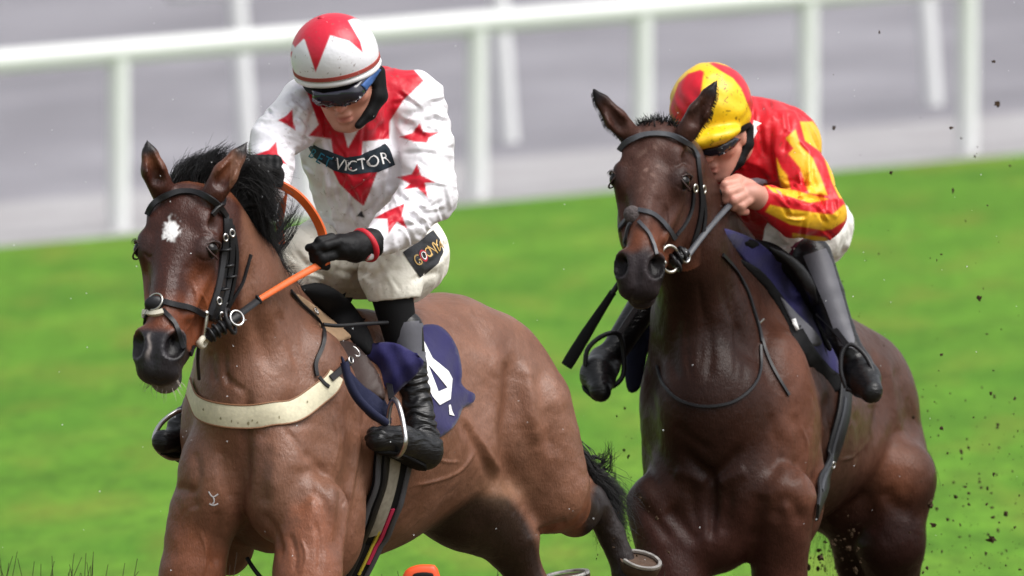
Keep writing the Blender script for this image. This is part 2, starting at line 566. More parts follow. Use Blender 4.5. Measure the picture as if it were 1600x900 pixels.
def snap_path(pts, surf, n, off=2.0, mode='near', smoothn=2):
    """resample pts and lay them on surf; returns points, normals"""
    Q = crom(pts, n); P = []; N = []
    for q in Q:
        p = nn = None
        if mode in ('ray', 'xy'):
            p, nn = surf.ray(q[0], q[1])
        if p is None and mode == 'xy':
            p = np.array([q[0], q[1], np.nan]); nn = np.array([0, 0, -1.0])
        if p is None:
            p, nn = surf.near(q)
            if mode == 'ray': p = p.copy()
        P.append(p); N.append(nn)
    P = np.array(P); N = np.array(N)
    if mode == 'xy':
        bad = np.isnan(P[:, 2]); ii = np.arange(n)
        ends = np.where(bad, np.array([q[2] for q in Q]), P[:, 2])
        P[:, 2] = ends
        W = P[:, 2].copy()
        for _ in range(10): W[1:-1] = np.minimum(W[1:-1], (W[:-2] + 2 * W[1:-1] + W[2:]) / 4)
        P[:, 2] = W
        N = N + np.array([0, 0, -0.6])
    for _ in range(smoothn):
        N[1:-1] = (N[:-2] + 2 * N[1:-1] + N[2:]) / 4
        P[1:-1] = (P[:-2] + 2 * P[1:-1] + P[2:]) / 4
    N /= np.maximum(np.linalg.norm(N, axis=1), 1e-9)[:, None]
    return (P + np.array([0, 0, -off]) if mode == 'xy' else P + N * off), N

def strap(name, ent, pts, surf, width, th, mat, parent, n=24, off=1.0, mode='near', smoothn=2):
    P, N = snap_path(pts, surf, n, off, mode, smoothn)
    return make(name, ent, ribbon_geo(P, N, width, th), mat, parent)

def torus_geo(c, R, r, nrm, seg=28, sec=8, squash=1.0):
    nrm = np.array(nrm, float); nrm /= np.linalg.norm(nrm)
    a = np.cross(nrm, [0.3, 0.9, 0.1]); a /= np.linalg.norm(a)
    b = np.cross(nrm, a)
    V = []; F = []
    for i in range(seg):
        t = 2 * math.pi * i / seg
        d = a * math.cos(t) + b * math.sin(t) * squash
        for j in range(sec):
            s = 2 * math.pi * j / sec
            V.append(np.array(c) + d * R + r * (math.cos(s) * d + math.sin(s) * nrm))
    for i in range(seg):
        for j in range(sec):
            F.append((i * sec + j, ((i + 1) % seg) * sec + j, ((i + 1) % seg) * sec + (j + 1) % sec, i * sec + (j + 1) % sec))
    return np.array(V), F

def ball_geo(c, r, R=None, seg=18, ring=10):
    r = np.array([r] * 3 if np.isscalar(r) else r, float)
    R = np.eye(3) if R is None else np.asarray(R)
    V = [R.T @ (r * np.array([0, 1, 0])) + c]; F = []
    for i in range(1, ring):
        p = math.pi * i / ring
        for j in range(seg):
            t = 2 * math.pi * j / seg
            V.append(R.T @ (r * np.array([math.sin(p) * math.cos(t), math.cos(p), math.sin(p) * math.sin(t)])) + c)
    V.append(R.T @ (r * np.array([0, -1, 0])) + c)
    for j in range(seg): F.append((0, 1 + (j + 1) % seg, 1 + j))
    for i in range(ring - 2):
        for j in range(seg):
            a = 1 + i * seg
            F.append((a + j, a + (j + 1) % seg, a + seg + (j + 1) % seg, a + seg + j))
    L = len(V) - 1; a = 1 + (ring - 2) * seg
    for j in range(seg): F.append((a + j, a + (j + 1) % seg, L))
    return np.array(V), F

def tri_poly(poly, step, holes=()):
    """dense triangulation of a polygon in the photo plane"""
    poly = [np.asarray(p, float) for p in poly]
    def dens(pl):
        out = []
        for i in range(len(pl)):
            a, b = pl[i], pl[(i + 1) % len(pl)]
            m = max(1, int(np.linalg.norm(b - a) / step))
            for t in range(m): out.append(a + (b - a) * t / m)
        return out
    loops = [dens(poly)] + [dens([np.asarray(p, float) for p in h]) for h in holes]
    pts = []; faces = []
    for lp in loops:
        faces.append(list(range(len(pts), len(pts) + len(lp)))); pts += lp
    A = np.array(poly); lo, hi = A.min(0), A.max(0)
    gx, gy = np.meshgrid(np.arange(lo[0], hi[0], step), np.arange(lo[1], hi[1], step))
    gx = gx.ravel() + 0.13; gy = gy.ravel() + 0.17
    ins = poly_sd(gx, gy, A) < -0.5 * step
    for h in holes: ins &= poly_sd(gx, gy, h) > 0.5 * step
    pts += [np.array((x, y)) for x, y in zip(gx[ins], gy[ins])]
    edges = []
    for f in faces:
        edges += [(f[i], f[(i + 1) % len(f)]) for i in range(len(f))]
    r = delaunay_2d_cdt([Vector(p) for p in pts], edges, [], 0, 1e-5)
    V = np.array([tuple(v) for v in r[0]]); T = [tuple(t) for t in r[2]]
    cen = np.array([V[list(t)].mean(0) for t in T])
    keep = poly_sd(cen[:, 0], cen[:, 1], A) < 0
    for h in holes: keep &= poly_sd(cen[:, 0], cen[:, 1], h) > 0
    return V, [t for t, k in zip(T, keep) if k]

def drape(name, ent, poly, surf, mat, parent, off=2.0, step=5.0, holes=(), th=0.0, bulge=None, maxjump=40.0):
    """a sheet with this outline laid on surf along the line of sight; th gives it thickness"""
    V, T = tri_poly(poly, step, holes)
    return drape_vt(name, ent, V, T, surf, mat, parent, off, th, bulge, maxjump)

def drape_vt(name, ent, V, T, surf, mat, parent, off=2.0, th=0.0, bulge=None, maxjump=40.0):
    P = np.zeros((len(V), 3)); ok = np.zeros(len(V), bool)
    for i, (x, y) in enumerate(V):
        p, n = surf.ray(x, y)
        if p is None: continue
        P[i] = p + n * off; ok[i] = True
        if bulge is not None: P[i] = P[i] + n * bulge(x, y)
    F = [t for t in T if all(ok[i] for i in t) and np.ptp(P[list(t), 2]) < maxjump]
    if not F: return None
    par = list(range(len(V)))
    def find(i):
        while par[i] != i: par[i] = par[par[i]]; i = par[i]
        return i
    for t in F:
        par[find(t[0])] = find(t[1]); par[find(t[1])] = find(t[2])
    from collections import Counter
    big = Counter(find(t[0]) for t in F).most_common(1)[0][0]
    F = [t for t in F if find(t[0]) == big]
    used = sorted({i for t in F for i in t}); mp = {u: i for i, u in enumerate(used)}
    P = P[used]; F = [tuple(mp[i] for i in t) for t in F]
    o = make(name, ent, (P, F), mat, parent)
    bm = bmesh.new(); bm.from_mesh(o.data)
    for f in bm.faces:
        if f.normal.dot(Vector(tuple(-FW))) < 0: f.normal_flip()
    bm.to_mesh(o.data); bm.free()
    if th > 0:
        md = o.modifiers.new('thick', 'SOLIDIFY'); md.thickness = th / ent.S; md.offset = -1.0
    return o

def slab(name, ent, poly, surf, mat, parent, off=4.0, step=5.0, th=6.0, pillow=0.0, pw=12.0, wguess=300.0, ripple=None, smoothn=6, wfun=None, smooth_outline=True):
    """a thick sheet with this outline following surf, also past its edge"""
    if smooth_outline:
        q = np.asarray(poly, float); m = len(q)
        q3 = np.vstack([q[-2:], q, q[:2]]); cc = crom(q3, 6 * len(q3))
        poly = [tuple(p) for p in cc[12:-12]][1:-1] if False else [tuple(0.5 * ((2 * q[i]) + (-q[i - 1] + q[(i + 1) % m]) * t + (2 * q[i - 1] - 5 * q[i] + 4 * q[(i + 1) % m] - q[(i + 2) % m]) * t * t + (-q[i - 1] + 3 * q[i] - 3 * q[(i + 1) % m] + q[(i + 2) % m]) * t ** 3)) for i in range(m) for t in (0.0, 0.33, 0.67)]
    V, T = tri_poly(poly, step)
    W = np.zeros(len(V))
    for i, (x, y) in enumerate(V):
        if wfun is not None:
            W[i] = wfun(x, y); continue
        p, n = surf.ray(x, y)
        if p is None: p, n = surf.near((x, y, wguess))
        W[i] = p[2]
    nb = [set() for _ in V]
    for t in T:
        for k in range(3): nb[t[k]].update((t[(k + 1) % 3], t[(k + 2) % 3]))
    for _ in range(smoothn):
        W = np.array([0.5 * W[i] + 0.5 * np.mean(W[list(nb[i])]) if nb[i] else W[i] for i in range(len(V))])
    d = -poly_sd(V[:, 0], V[:, 1], poly)
    W = W - off - pillow * (1 - np.exp(-np.maximum(d, 0) / pw))
    if ripple is not None: W = W - ripple(V[:, 0], V[:, 1])
    o = make(name, ent, (np.column_stack([V, W]), T), mat, parent)
    bm = bmesh.new(); bm.from_mesh(o.data)
    for f_ in bm.faces:
        if f_.normal.dot(Vector(tuple(-FW))) < 0: f_.normal_flip()
    bm.to_mesh(o.data); bm.free()
    md = o.modifiers.new('thick', 'SOLIDIFY'); md.thickness = th / ent.S; md.offset = -1.0
    o['_px'] = 0; del o['_px']
    return o

def obj_surf(o, ent):
    """look-up surface of a built object, back in photo-pixel space"""
    base = world_loc(o)
    W = np.array([tuple(v.co) for v in o.data.vertices]) + base - CO
    dep = W @ FW
    P = np.column_stack([800 + (W @ RT) / dep * FPX, 450 - (W @ UP) / dep * FPX, (dep - ent.D) * ent.S])
    F = [tuple(p.vertices) for p in o.data.polygons]
    s = Surf.__new__(Surf); s.P = P; s.F = None
    s.bvh = BVHTree.FromPolygons([tuple(p) for p in P], F)
    return s

def strokes(P, F, n, seed, box, lens=(18, 46), wd=(2.6, 5.0), dp=(1.4, 3.4), ang=None):
    """sharp tension creases scattered over cloth"""
    r = np.random.default_rng(seed)
    N = vnormals(P, F)
    vis = np.nonzero((N[:, 2] < -0.25) & (P[:, 0] > box[0]) & (P[:, 0] < box[2]) & (P[:, 1] > box[1]) & (P[:, 1] < box[3]))[0]
    for _ in range(n):
        c = P[r.choice(vis)]
        a = r.uniform(0, math.pi) if ang is None else ang(c) + r.normal(0, 0.35)
        L = r.uniform(*lens); k = r.uniform(-0.35, 0.35)
        d = np.array([math.cos(a), math.sin(a)]); e = np.array([-d[1], d[0]])
        pts = [c[:2] - d * L / 2, c[:2] + e * k * L * 0.25, c[:2] + d * L / 2]
        w = r.uniform(*wd); q = r.uniform(*dp)
        P = crease(P, N, pts, w, q)
        off = e * w * 1.5 * r.choice([-1, 1])
        P = crease(P, N, [p + off for p in pts], w * 0.9, -q * 0.7)
    return P

def glyph_tris(ch):
    cu = bpy.data.curves.new('glyph', 'FONT'); cu.body = ch; cu.size = 1.0; cu.resolution_u = 4
    ob = bpy.data.objects.new('glyph', cu); COL.objects.link(ob)
    dg = bpy.context.evaluated_depsgraph_get(); dg.update()
    me = ob.evaluated_get(dg).to_mesh()
    bm = bmesh.new(); bm.from_mesh(me)
    bmesh.ops.triangulate(bm, faces=bm.faces)
    bmesh.ops.subdivide_edges(bm, edges=bm.edges, cuts=1)
    bmesh.ops.triangulate(bm, faces=bm.faces)
    V = np.array([tuple(v.co)[:2] for v in bm.verts]); bm.verts.index_update()
    T = [tuple(v.index for v in f.verts) for f in bm.faces]
    bm.free(); bpy.data.objects.remove(ob); bpy.data.curves.remove(cu)
    lo, hi = V.min(0), V.max(0)
    V = (V - (lo + hi) / 2) / (hi - lo).max()
    return V, T

def letter(ch, c, h, rot, surf, mat, parent, ent, xs=1.0, shear=0.0, off=4.0, name='letter'):
    V, T = glyph_tris(ch)
    V = V / max(np.ptp(V[:, 1]), 1e-6) * h
    x = V[:, 0] * xs + V[:, 1] * shear; y = -V[:, 1]
    cr, sr = math.cos(rot), math.sin(rot)
    W = np.stack([c[0] + x * cr - y * sr, c[1] + x * sr + y * cr], axis=1)
    return drape_vt(name, ent, W, T, surf, mat, parent, off=off)

def strands_geo(lines, r0, taper=0.15, sec=3):
    VV = []; FF = []; o = 0
    for k, L in enumerate(lines):
        n = len(L)
        rr = (r0[k] if hasattr(r0, '__len__') else r0) * np.linspace(1, taper, n)
        v, f = tube_geo(L, rr, sec, caps=False)
        VV.append(v); FF.append(np.array(f) + o); o += len(v)
    return np.concatenate(VV), np.concatenate(FF)
# ------------------------------------------------------------------ the setting
SLOPE = 0.066
def gz(x, y): return SLOPE * x

def ground_mat(name, cols, scale, detail=6, bands=None, rough=0.95, specks=None):
    m = bpy.data.materials.new(name); m.use_nodes = True
    n, l = m.node_tree.nodes, m.node_tree.links
    b = n['Principled BSDF']; b.inputs['Roughness'].default_value = rough; b.inputs['Specular IOR Level'].default_value = 0.15
    tc = n.new('ShaderNodeTexCoord')
    def nz(sc, det):
        mp = n.new('ShaderNodeMapping'); mp.inputs['Scale'].default_value = sc
        l.new(tc.outputs['Object'], mp.inputs['Vector'])
        t = n.new('ShaderNodeTexNoise'); t.inputs['Scale'].default_value = 1; t.inputs['Detail'].default_value = det
        l.new(mp.outputs[0], t.inputs['Vector']); return t.outputs['Fac']
    r = n.new('ShaderNodeValToRGB')
    r.color_ramp.elements[0].position = 0.3; r.color_ramp.elements[0].color = cols[0]
    r.color_ramp.elements[1].position = 0.7; r.color_ramp.elements[1].color = cols[-1]
    if len(cols) == 3:
        e = r.color_ramp.elements.new(0.5); e.color = cols[1]
    l.new(nz(scale, detail), r.inputs['Fac'])
    src = r.outputs['Color']
    for (sc, amt) in (bands or []):
        mr = n.new('ShaderNodeMapRange'); mr.inputs['From Min'].default_value = 0.3; mr.inputs['From Max'].default_value = 0.7
        mr.inputs['To Min'].default_value = 1 - amt; mr.inputs['To Max'].default_value = 1 + amt
        l.new(nz(sc, 3), mr.inputs['Value'])
        mx = n.new('ShaderNodeMix'); mx.data_type = 'RGBA'; mx.blend_type = 'MULTIPLY'; mx.inputs['Factor'].default_value = 1
        l.new(src, mx.inputs['A']); l.new(mr.outputs[0], mx.inputs['B']); src = mx.outputs['Result']
    if specks:
        for (sc, colr, lo_, hi_, amt) in specks:
            mr = n.new('ShaderNodeMapRange'); mr.inputs['From Min'].default_value = lo_; mr.inputs['From Max'].default_value = hi_
            mr.inputs['To Min'].default_value = 0; mr.inputs['To Max'].default_value = amt
            l.new(nz(sc, 4), mr.inputs['Value'])
            mx = n.new('ShaderNodeMix'); mx.data_type = 'RGBA'
            l.new(mr.outputs[0], mx.inputs['Factor']); l.new(src, mx.inputs['A']); mx.inputs['B'].default_value = colr; src = mx.outputs['Result']
    l.new(src, b.inputs['Base Color'])
    bp = n.new('ShaderNodeBump'); bp.inputs['Strength'].default_value = 0.5; bp.inputs['Distance'].default_value = 0.03
    l.new(nz((30, 30, 30), 4), bp.inputs['Height']); l.new(bp.outputs[0], b.inputs['Normal'])
    return m

M['grass'] = ground_mat('turf', [lin(76, 116, 30), lin(84, 127, 35), lin(98, 134, 42)], (0.9, 0.35, 1), 8,
                        bands=[((0.10, 0.4, 1), 0.08), ((4, 0.9, 1), 0.12), ((14, 2.5, 1), 0.2)],
                        specks=[((2.2, 0.45, 1), lin(112, 122, 44), 0.5, 0.72, 0.6), ((1.5, 0.30, 3), lin(64, 112, 28), 0.52, 0.75, 0.55), ((30, 6, 1), lin(58, 84, 26), 0.6, 0.75, 0.5)])
M['path'] = ground_mat('pale_path', [lin(154, 151, 153), lin(168, 166, 168)], (1.5, 0.5, 1), 5, bands=[((0.2, 0.8, 1), 0.04)])
M['tarmac'] = ground_mat('grey_tarmac', [lin(122, 120, 126), lin(134, 132, 138), lin(146, 144, 150)], (0.5, 0.12, 1), 6,
                         bands=[((0.06, 0.10, 1), 0.10), ((0.25, 0.35, 1), 0.05)])

def edge_y(x, a):   # boundary lines run away from the camera to the right
    return a + 0.62 * (x + 3.2)
def sheet(name, y0, y1, z, mat, label, nx=24, ny=24, x0=-300, x1=300):
    xs = np.concatenate([[x0], np.linspace(-12, 12, nx), [x1]])
    V = []; F = []
    for j in range(ny + 1):
        for x in xs:
            xc = np.clip(x, -12, 12)
            ya = y0(xc) if callable(y0) else y0
            yb = y1(xc) if callable(y1) else y1
            y = ya + (yb - ya) * (j / ny)
            V.append((x, y, SLOPE * np.clip(x, -30, 30) + z))
    w = len(xs)
    for j in range(ny):
        for i in range(w - 1):
            F.append((j * w + i, j * w + i + 1, (j + 1) * w + i + 1, (j + 1) * w + i))
    o = mesh_obj(name, np.array(V), F, mat, None, True)
    return tag(o, label, None, None, 'structure')
grass = sheet('ground', -60, lambda x: edge_y(x, 75.4), 0.0, M['grass'], 'bright green race track turf')
path = sheet('path', lambda x: edge_y(x, 75.4) - 0.3, lambda x: edge_y(x, 83.5), -0.006, M['path'], 'pale strip of path along the white rails')
road = sheet('road', lambda x: edge_y(x, 83.5) - 0.3, 900, -0.012, M['tarmac'], 'wide grey tarmac beyond the rails')

# running rails: a top rail on posts
def post_geo(x, y, z0, h, rad, lean=0.0):
    V = []; F = []; seg = 12
    st = [(0.0, 1.0), (0.02, 1.0), (h - 0.02, 1.0), (h, 0.98)]
    for (z, k) in st:
        for j in range(seg):
            t = 2 * math.pi * j / seg
            V.append((x + lean * z + rad * k * math.cos(t), y + rad * k * math.sin(t), z0 + z))
    for i in range(len(st) - 1):
        for j in range(seg):
            F.append((i * seg + j, i * seg + (j + 1) % seg, (i + 1) * seg + (j + 1) % seg, (i + 1) * seg + j))
    F.append(tuple(range(seg))[::-1]); F.append(tuple((len(st) - 1) * seg + j for j in range(seg)))
    return np.array(V), F
def wtube(P, r, flat=1.0, seg=14):
    return tube_geo(np.array(P), r, seg, True, flat, up=(0.05, 1, 0.02))

def world_at(px, y):
    """x at world distance y along the pixel column (small-angle)"""
    return (px - 800) / FPX * y

def running_rail(name, y_left, posts_px, h, rad, railr, lean, label, x_end_left=None, slope_y=0.62):
    yl = lambda x: y_left + slope_y * (x + 3.2)
    def solve(px):
        x = 0.0
        for _ in range(20): x = (px - 800) / FPX * yl(x)
        return x
    xs = [solve(p) for p in posts_px]
    root = empty(name, (xs[0], yl(xs[0]), SLOPE * xs[0]), label, 'fence')
    for x in xs:
        V, F = post_geo(x, yl(x), SLOPE * x - 0.03, h + 0.02, rad, lean)
        mesh_obj('post', V, F, M['rail'], root, False)
    xa = xs[0] - 1.2 if x_end_left is None else solve(x_end_left)
    xb = xs[-1] + 1.5
    pts = [(x + lean * h, yl(x), SLOPE * x + h) for x in np.linspace(xa, xb, 30)]
    V, F = wtube(pts, railr, 1.0)
    mesh_obj('rail', V, F, M['rail'], root, True)
    return root
running_rail('running_rail', 76.4, [-1040, -705, -385, -85, 185, 478, 745, 1003, 1262, 1512, 1765, 2010, 2250], 1.20, 0.074, 0.082, 0.0,
             'white plastic running rail nearest the turf, long top rail on upright posts')
running_rail('running_rail', 87.0, [388, 795, 1458, 1790, 2120, 2440], 1.36, 0.078, 0.080, -0.07,
             'second white rail farther back on leaning posts, starting above the left horse', x_end_left=285)

M['bounce_damper'] = ground_mat('bounce_damper_brown', [lin(70, 58, 44), lin(84, 72, 50), lin(92, 88, 52)], (1.4, 1.4, 1), 8, bands=[((0.5, 0.5, 1), 0.2), ((5, 5, 1), 0.2)])
bounce_damper = sheet('bounce_damper_ground', 14.0, 40.5, 0.005, M['bounce_damper'], 'unseen brown ground strip added to dampen green bounce light', x0=-26, x1=26)  # unseen brown strip, added to cut green bounce light on the horses
# ------------------------------------------------------------------ horses
def unit(v): v = np.array(v, float); return v / np.linalg.norm(v)

class Frame:
    """local x (right in the photo), h (down the face), n (out of the face)"""
    def __init__(s, O, H, X, sc=1.0, sx=1.0):
        s.sx = sx
        s.O = np.array(O, float); s.H = unit(H)
        X = np.array(X, float); s.X = unit(X - s.H * np.dot(X, s.H))
        N = np.cross(s.X, s.H)
        if N[2] > 0: N = -N
        s.N = N; s.sc = sc
        s.R = np.stack([s.X, s.H, s.N])
    def p(s, x, h, n): return s.O + s.sc * (x * s.sx * s.X + h * s.H + n * s.N)
    def loc(s, P): return (((P - s.O) / s.sc) @ s.R.T) / np.array([s.sx, 1, 1])

def rotR(fr, ax, ang):
    """local axes of the frame rotated about one of them"""
    c, q = math.cos(ang), math.sin(ang)
    m = {'x': [[1,0,0],[0,c,q],[0,-q,c]], 'h': [[c,0,-q],[0,1,0],[q,0,c]], 'n': [[c,q,0],[-q,c,0],[0,0,1]]}[ax]
    return np.array(m) @ fr.R

def horse_head(f, fr, ears, flare=1.0):
    s = fr.sc
    E = lambda c, r, k=14, op='u', R=None: f.ell(fr.p(*c), np.array(r) * s * np.array([fr.sx, 1, 1]), fr.R if R is None else R, k * s, op)
    C = lambda a, b, r1, r2, k=14, op='u': f.cone(fr.p(*a), fr.p(*b), r1 * s, r2 * s, k * s, op)
    E((0, 42, -52), (50, 60, 50), 20)
    E((0, 100, -44), (55, 84, 38), 20)
    C((0, 115, -92), (0, 285, -64), 46, 30, 20)
    C((0, 110, -38), (0, 290, -33), 37, 27, 16)
    for q in (-1, 1):
        E((q * 45, 112, -36), (17, 32, 26), 14)
        E((q * 49, 98, -26), (11, 17, 11), 9)            # brow
        E((q * 36, 66, -22), (17, 24, 16), 14)           # temple
        C((q * 45, 140, -58), (q * 30, 228, -52), 13, 9, 16)   # facial crest
        E((q * 36, 152, -112), (21, 72, 56), 14)         # cheek
        C((q * 26, 165, -138), (q * 13, 285, -92), 27, 17, 16)  # mandible
        E((q * 21, 300, -26), (24 * flare, 35, 23), 10, R=rotR(fr, 'n', q * 0.22))      # nostril wing
    E((0, 312, -50), (37, 40, 36), 16)
    E((0, 340, -50), (33, 20, 31), 12)
    E((0, 332, -90), (24, 26, 19), 9)
    C((0, 280, -84), (0, 320, -88), 25, 22, 12)
    for q in (-1, 1):
        E((q * 48, 72, -30), (6, 13, 9), 14, 's')        # hollow above the eye
        E((q * 33 * flare, 303, -10), (15.5 * flare, 27, 24), 7, 's', R=rotR(fr, 'n', q * 0.36))   # nostril
        C((q * 24, 300, -22), (q * 18, 288, -26), 8, 5, 5, 's')
        C((q * 31, 305, -78), (q * 10, 352, -72), 2.6, 2.6, 4, 's')         # mouth line
        E((q * 64, 117, -34), (12, 12, 12), 5, 's')      # eye opening
    C((0, 300, 0), (0, 352, -20), 4, 4, 8, 's')         # groove between the nostrils
    for (base, mid, tip, wdir) in ears:
        base, mid, tip = np.array(base, float), np.array(mid, float), np.array(tip, float)
        n = unit(wdir)
        f.cone(base, mid, 21 * s, 22 * s, 9 * s, 'u', n, 1.0)
        f.cone(mid, mid * 0.45 + tip * 0.55, 22 * s, 14 * s, 4)
        f.cone(mid * 0.45 + tip * 0.55, tip, 15 * s, 1.8, 4)
        off = V3(0, 2, -19) * s
        f.cone(base * 0.35 + mid * 0.65 + off, mid * 0.35 + tip * 0.65 + off * 0.75, 12 * s, 4 * s, 8, 's')

def yawR(th, pitch=0.0):
    """rows: along the body (to the tail), down, to the horse's left"""
    A = V3(math.sin(th) * math.cos(pitch), math.sin(pitch), math.cos(th) * math.cos(pitch))
    L = V3(math.cos(th), 0, -math.sin(th))
    D = np.cross(A, L); D = D if D[1] > 0 else -D
    return np.stack([A, D, L])

def eye_parts(ent, fr, root, surf):
    for q in (-1, 1):
        c = fr.p(q * 53, 117, -34)
        make('eye', ent, ball_geo(c + fr.sc * 2.5 * fr.N, np.array([15, 15.5, 15]) * fr.sc, fr.R), M['eye'], root)
        # lids: a raised fold above and below the eye
        for (up_, rr) in ((-1, 3.0), (1, 1.9)):
            pts = [fr.p(q * (57 - 0.0), 117 + up_ * 1, -54), fr.p(q * 64, 117 + up_ * 12, -44), fr.p(q * 66, 117 + up_ * 14, -34), fr.p(q * 61, 117 + up_ * 11, -21), fr.p(q * 54, 117 + up_ * 3, -14)]
            make('eyelid', ent, tube_geo(crom(pts, 14), np.concatenate([np.linspace(1, rr, 7), np.linspace(rr, 1, 7)]) * fr.sc, 8), M['lid'], root)
        # lashes
        ls = []
        for t in np.linspace(0, 1, 16):
            b = fr.p(q * (58 + 7 * math.sin(t * 3.1)), 104 + 3 * abs(t - .5), -52 + 38 * t)
            e = b + fr.sc * (q * 10 * fr.X + (9 + 3 * rng.random()) * fr.H * 0.6 + 5 * fr.N)
            ls.append(crom([b, (b + e) / 2 - fr.H * 2, b * 0.35 + e * 0.65], 5))
        make('eyelashes', ent, strands_geo(ls, 0.5), M['hair'], root)

M['lid'] = mat_new('eyelid_skin', lin(58, 38, 34), rough=0.4)

# ============================ left horse (bay with a star) ==========================
TH1 = math.radians(27)
def B1(a, l, y):
    u = 392 + 0.40 * a if a <= 200 else 472 + 0.5 * (a - 200)
    return V3(u + 0.89 * l, y, 200 + 0.88 * a - 0.45 * l)
FR1 = Frame((283, 280, 48), (-0.157, 0.891, -0.426), (0.93, 0.0, -0.33), 0.93, 1.13)
f = Field((190, 200, -140), (1060, 1330, 1090), 3.6)
R1 = yawR(TH1)
f.ell(B1(330, 0, 685), (290, 190, 160), R1, 30)              # rib cage
f.ell(B1(90, 0, 690), (130, 175, 118), R1, 40)               # chest
f.ell(B1(240, 0, 570), (170, 90, 62), R1, 40)                # withers
f.cone(B1(240, 0, 600), B1(620, 0, 590), 95, 120, 40)        # back
f.ell(B1(650, 0, 612), (175, 148, 128), R1, 40)              # croup
f.ell(B1(555, 14, 705), (180, 120, 124), R1, 40)             # belly and flank
f.ell(B1(708, 66, 664), (128, 165, 82), R1, 34)              # near haunch
f.ell(B1(700, -66, 664), (128, 165, 82), R1, 34)             # far haunch
# shoulders and forearms
f.ell(B1(82, 84, 680), (88, 165, 58), yawR(TH1, 0.0), 26)
f.ell(B1(82, -86, 690), (88, 165, 58), yawR(TH1, 0.0), 26)
f.ell(B1(118, 92, 800), (66, 108, 46), R1, 16)               # triceps
f.ell(B1(118, -92, 800), (66, 100, 46), R1, 16)
f.ell((436, 752, 165), (66, 96, 58), yawR(TH1), 14)          # pectorals
f.ell((336, 752, 200), (62, 98, 58), yawR(TH1), 14)
f.ell((396, 640, 178), (84, 92, 64), None, 30)               # base of the neck
f.chain([(488, 800, 150), (480, 900, 120), (470, 1010, 60)], [58, 52, 36], 14)
f.chain([(318, 800, 215), (300, 900, 215), (282, 1010, 200)], [54, 50, 35], 14)
f.chain([(470, 1010, 60), (462, 1060, 55), (455, 1170, 70), (452, 1215, 50)], [36, 26, 20, 26], 10)
f.chain([(282, 1010, 200), (280, 1050, 205), (276, 1160, 260), (274, 1200, 270)], [35, 26, 20, 26], 10)
# near hind leg, flexed behind
f.chain([(802, 650, 800), (856, 765, 815)], [98, 68], 24)
f.chain([(856, 772, 815), (898, 800, 910), (924, 792, 965)], [58, 36, 25], 16)
f.chain([(926, 800, 968), (910, 738, 1000)], [20, 10], 10)
f.chain([(924, 780, 970), (955, 835, 985), (982, 900, 985)], [24, 20, 22], 10)
f.chain([(980, 900, 985), (1000, 912, 975)], [24, 26], 8)
# far hind leg under the belly
f.chain([B1(690, -70, 700), (725, 782, 720), (795, 842, 770)], [110, 74, 46], 24)
f.chain([(795, 842, 770), (822, 905, 800), (850, 935, 800)], [44, 28, 24], 12)
# neck
nd = unit((0.25, -0.66, 0.70))
f.chain([(322, 345, 95), (372, 450, 175), (402, 560, 250), (412, 640, 290)], [48, 58, 88, 110], 30, nd, 1.45)
f.cone((340, 345, 120), (452, 510, 350), 34, 50, 26)                # crest
horse_head(f, FR1, [((255, 300, 60), (240, 266, 40), (229, 218, 40), (0.2, 0, 1)),
                    ((333, 305, 40), (352, 272, 35), (387, 221, 48), (0.2, 0, 1))])
# grooves and hollows
f.cone((386, 660, 90), (384, 830, 105), 8, 16, 34, 's')             # between the pectorals
HP1, HF1 = f.mesh(3)
del f

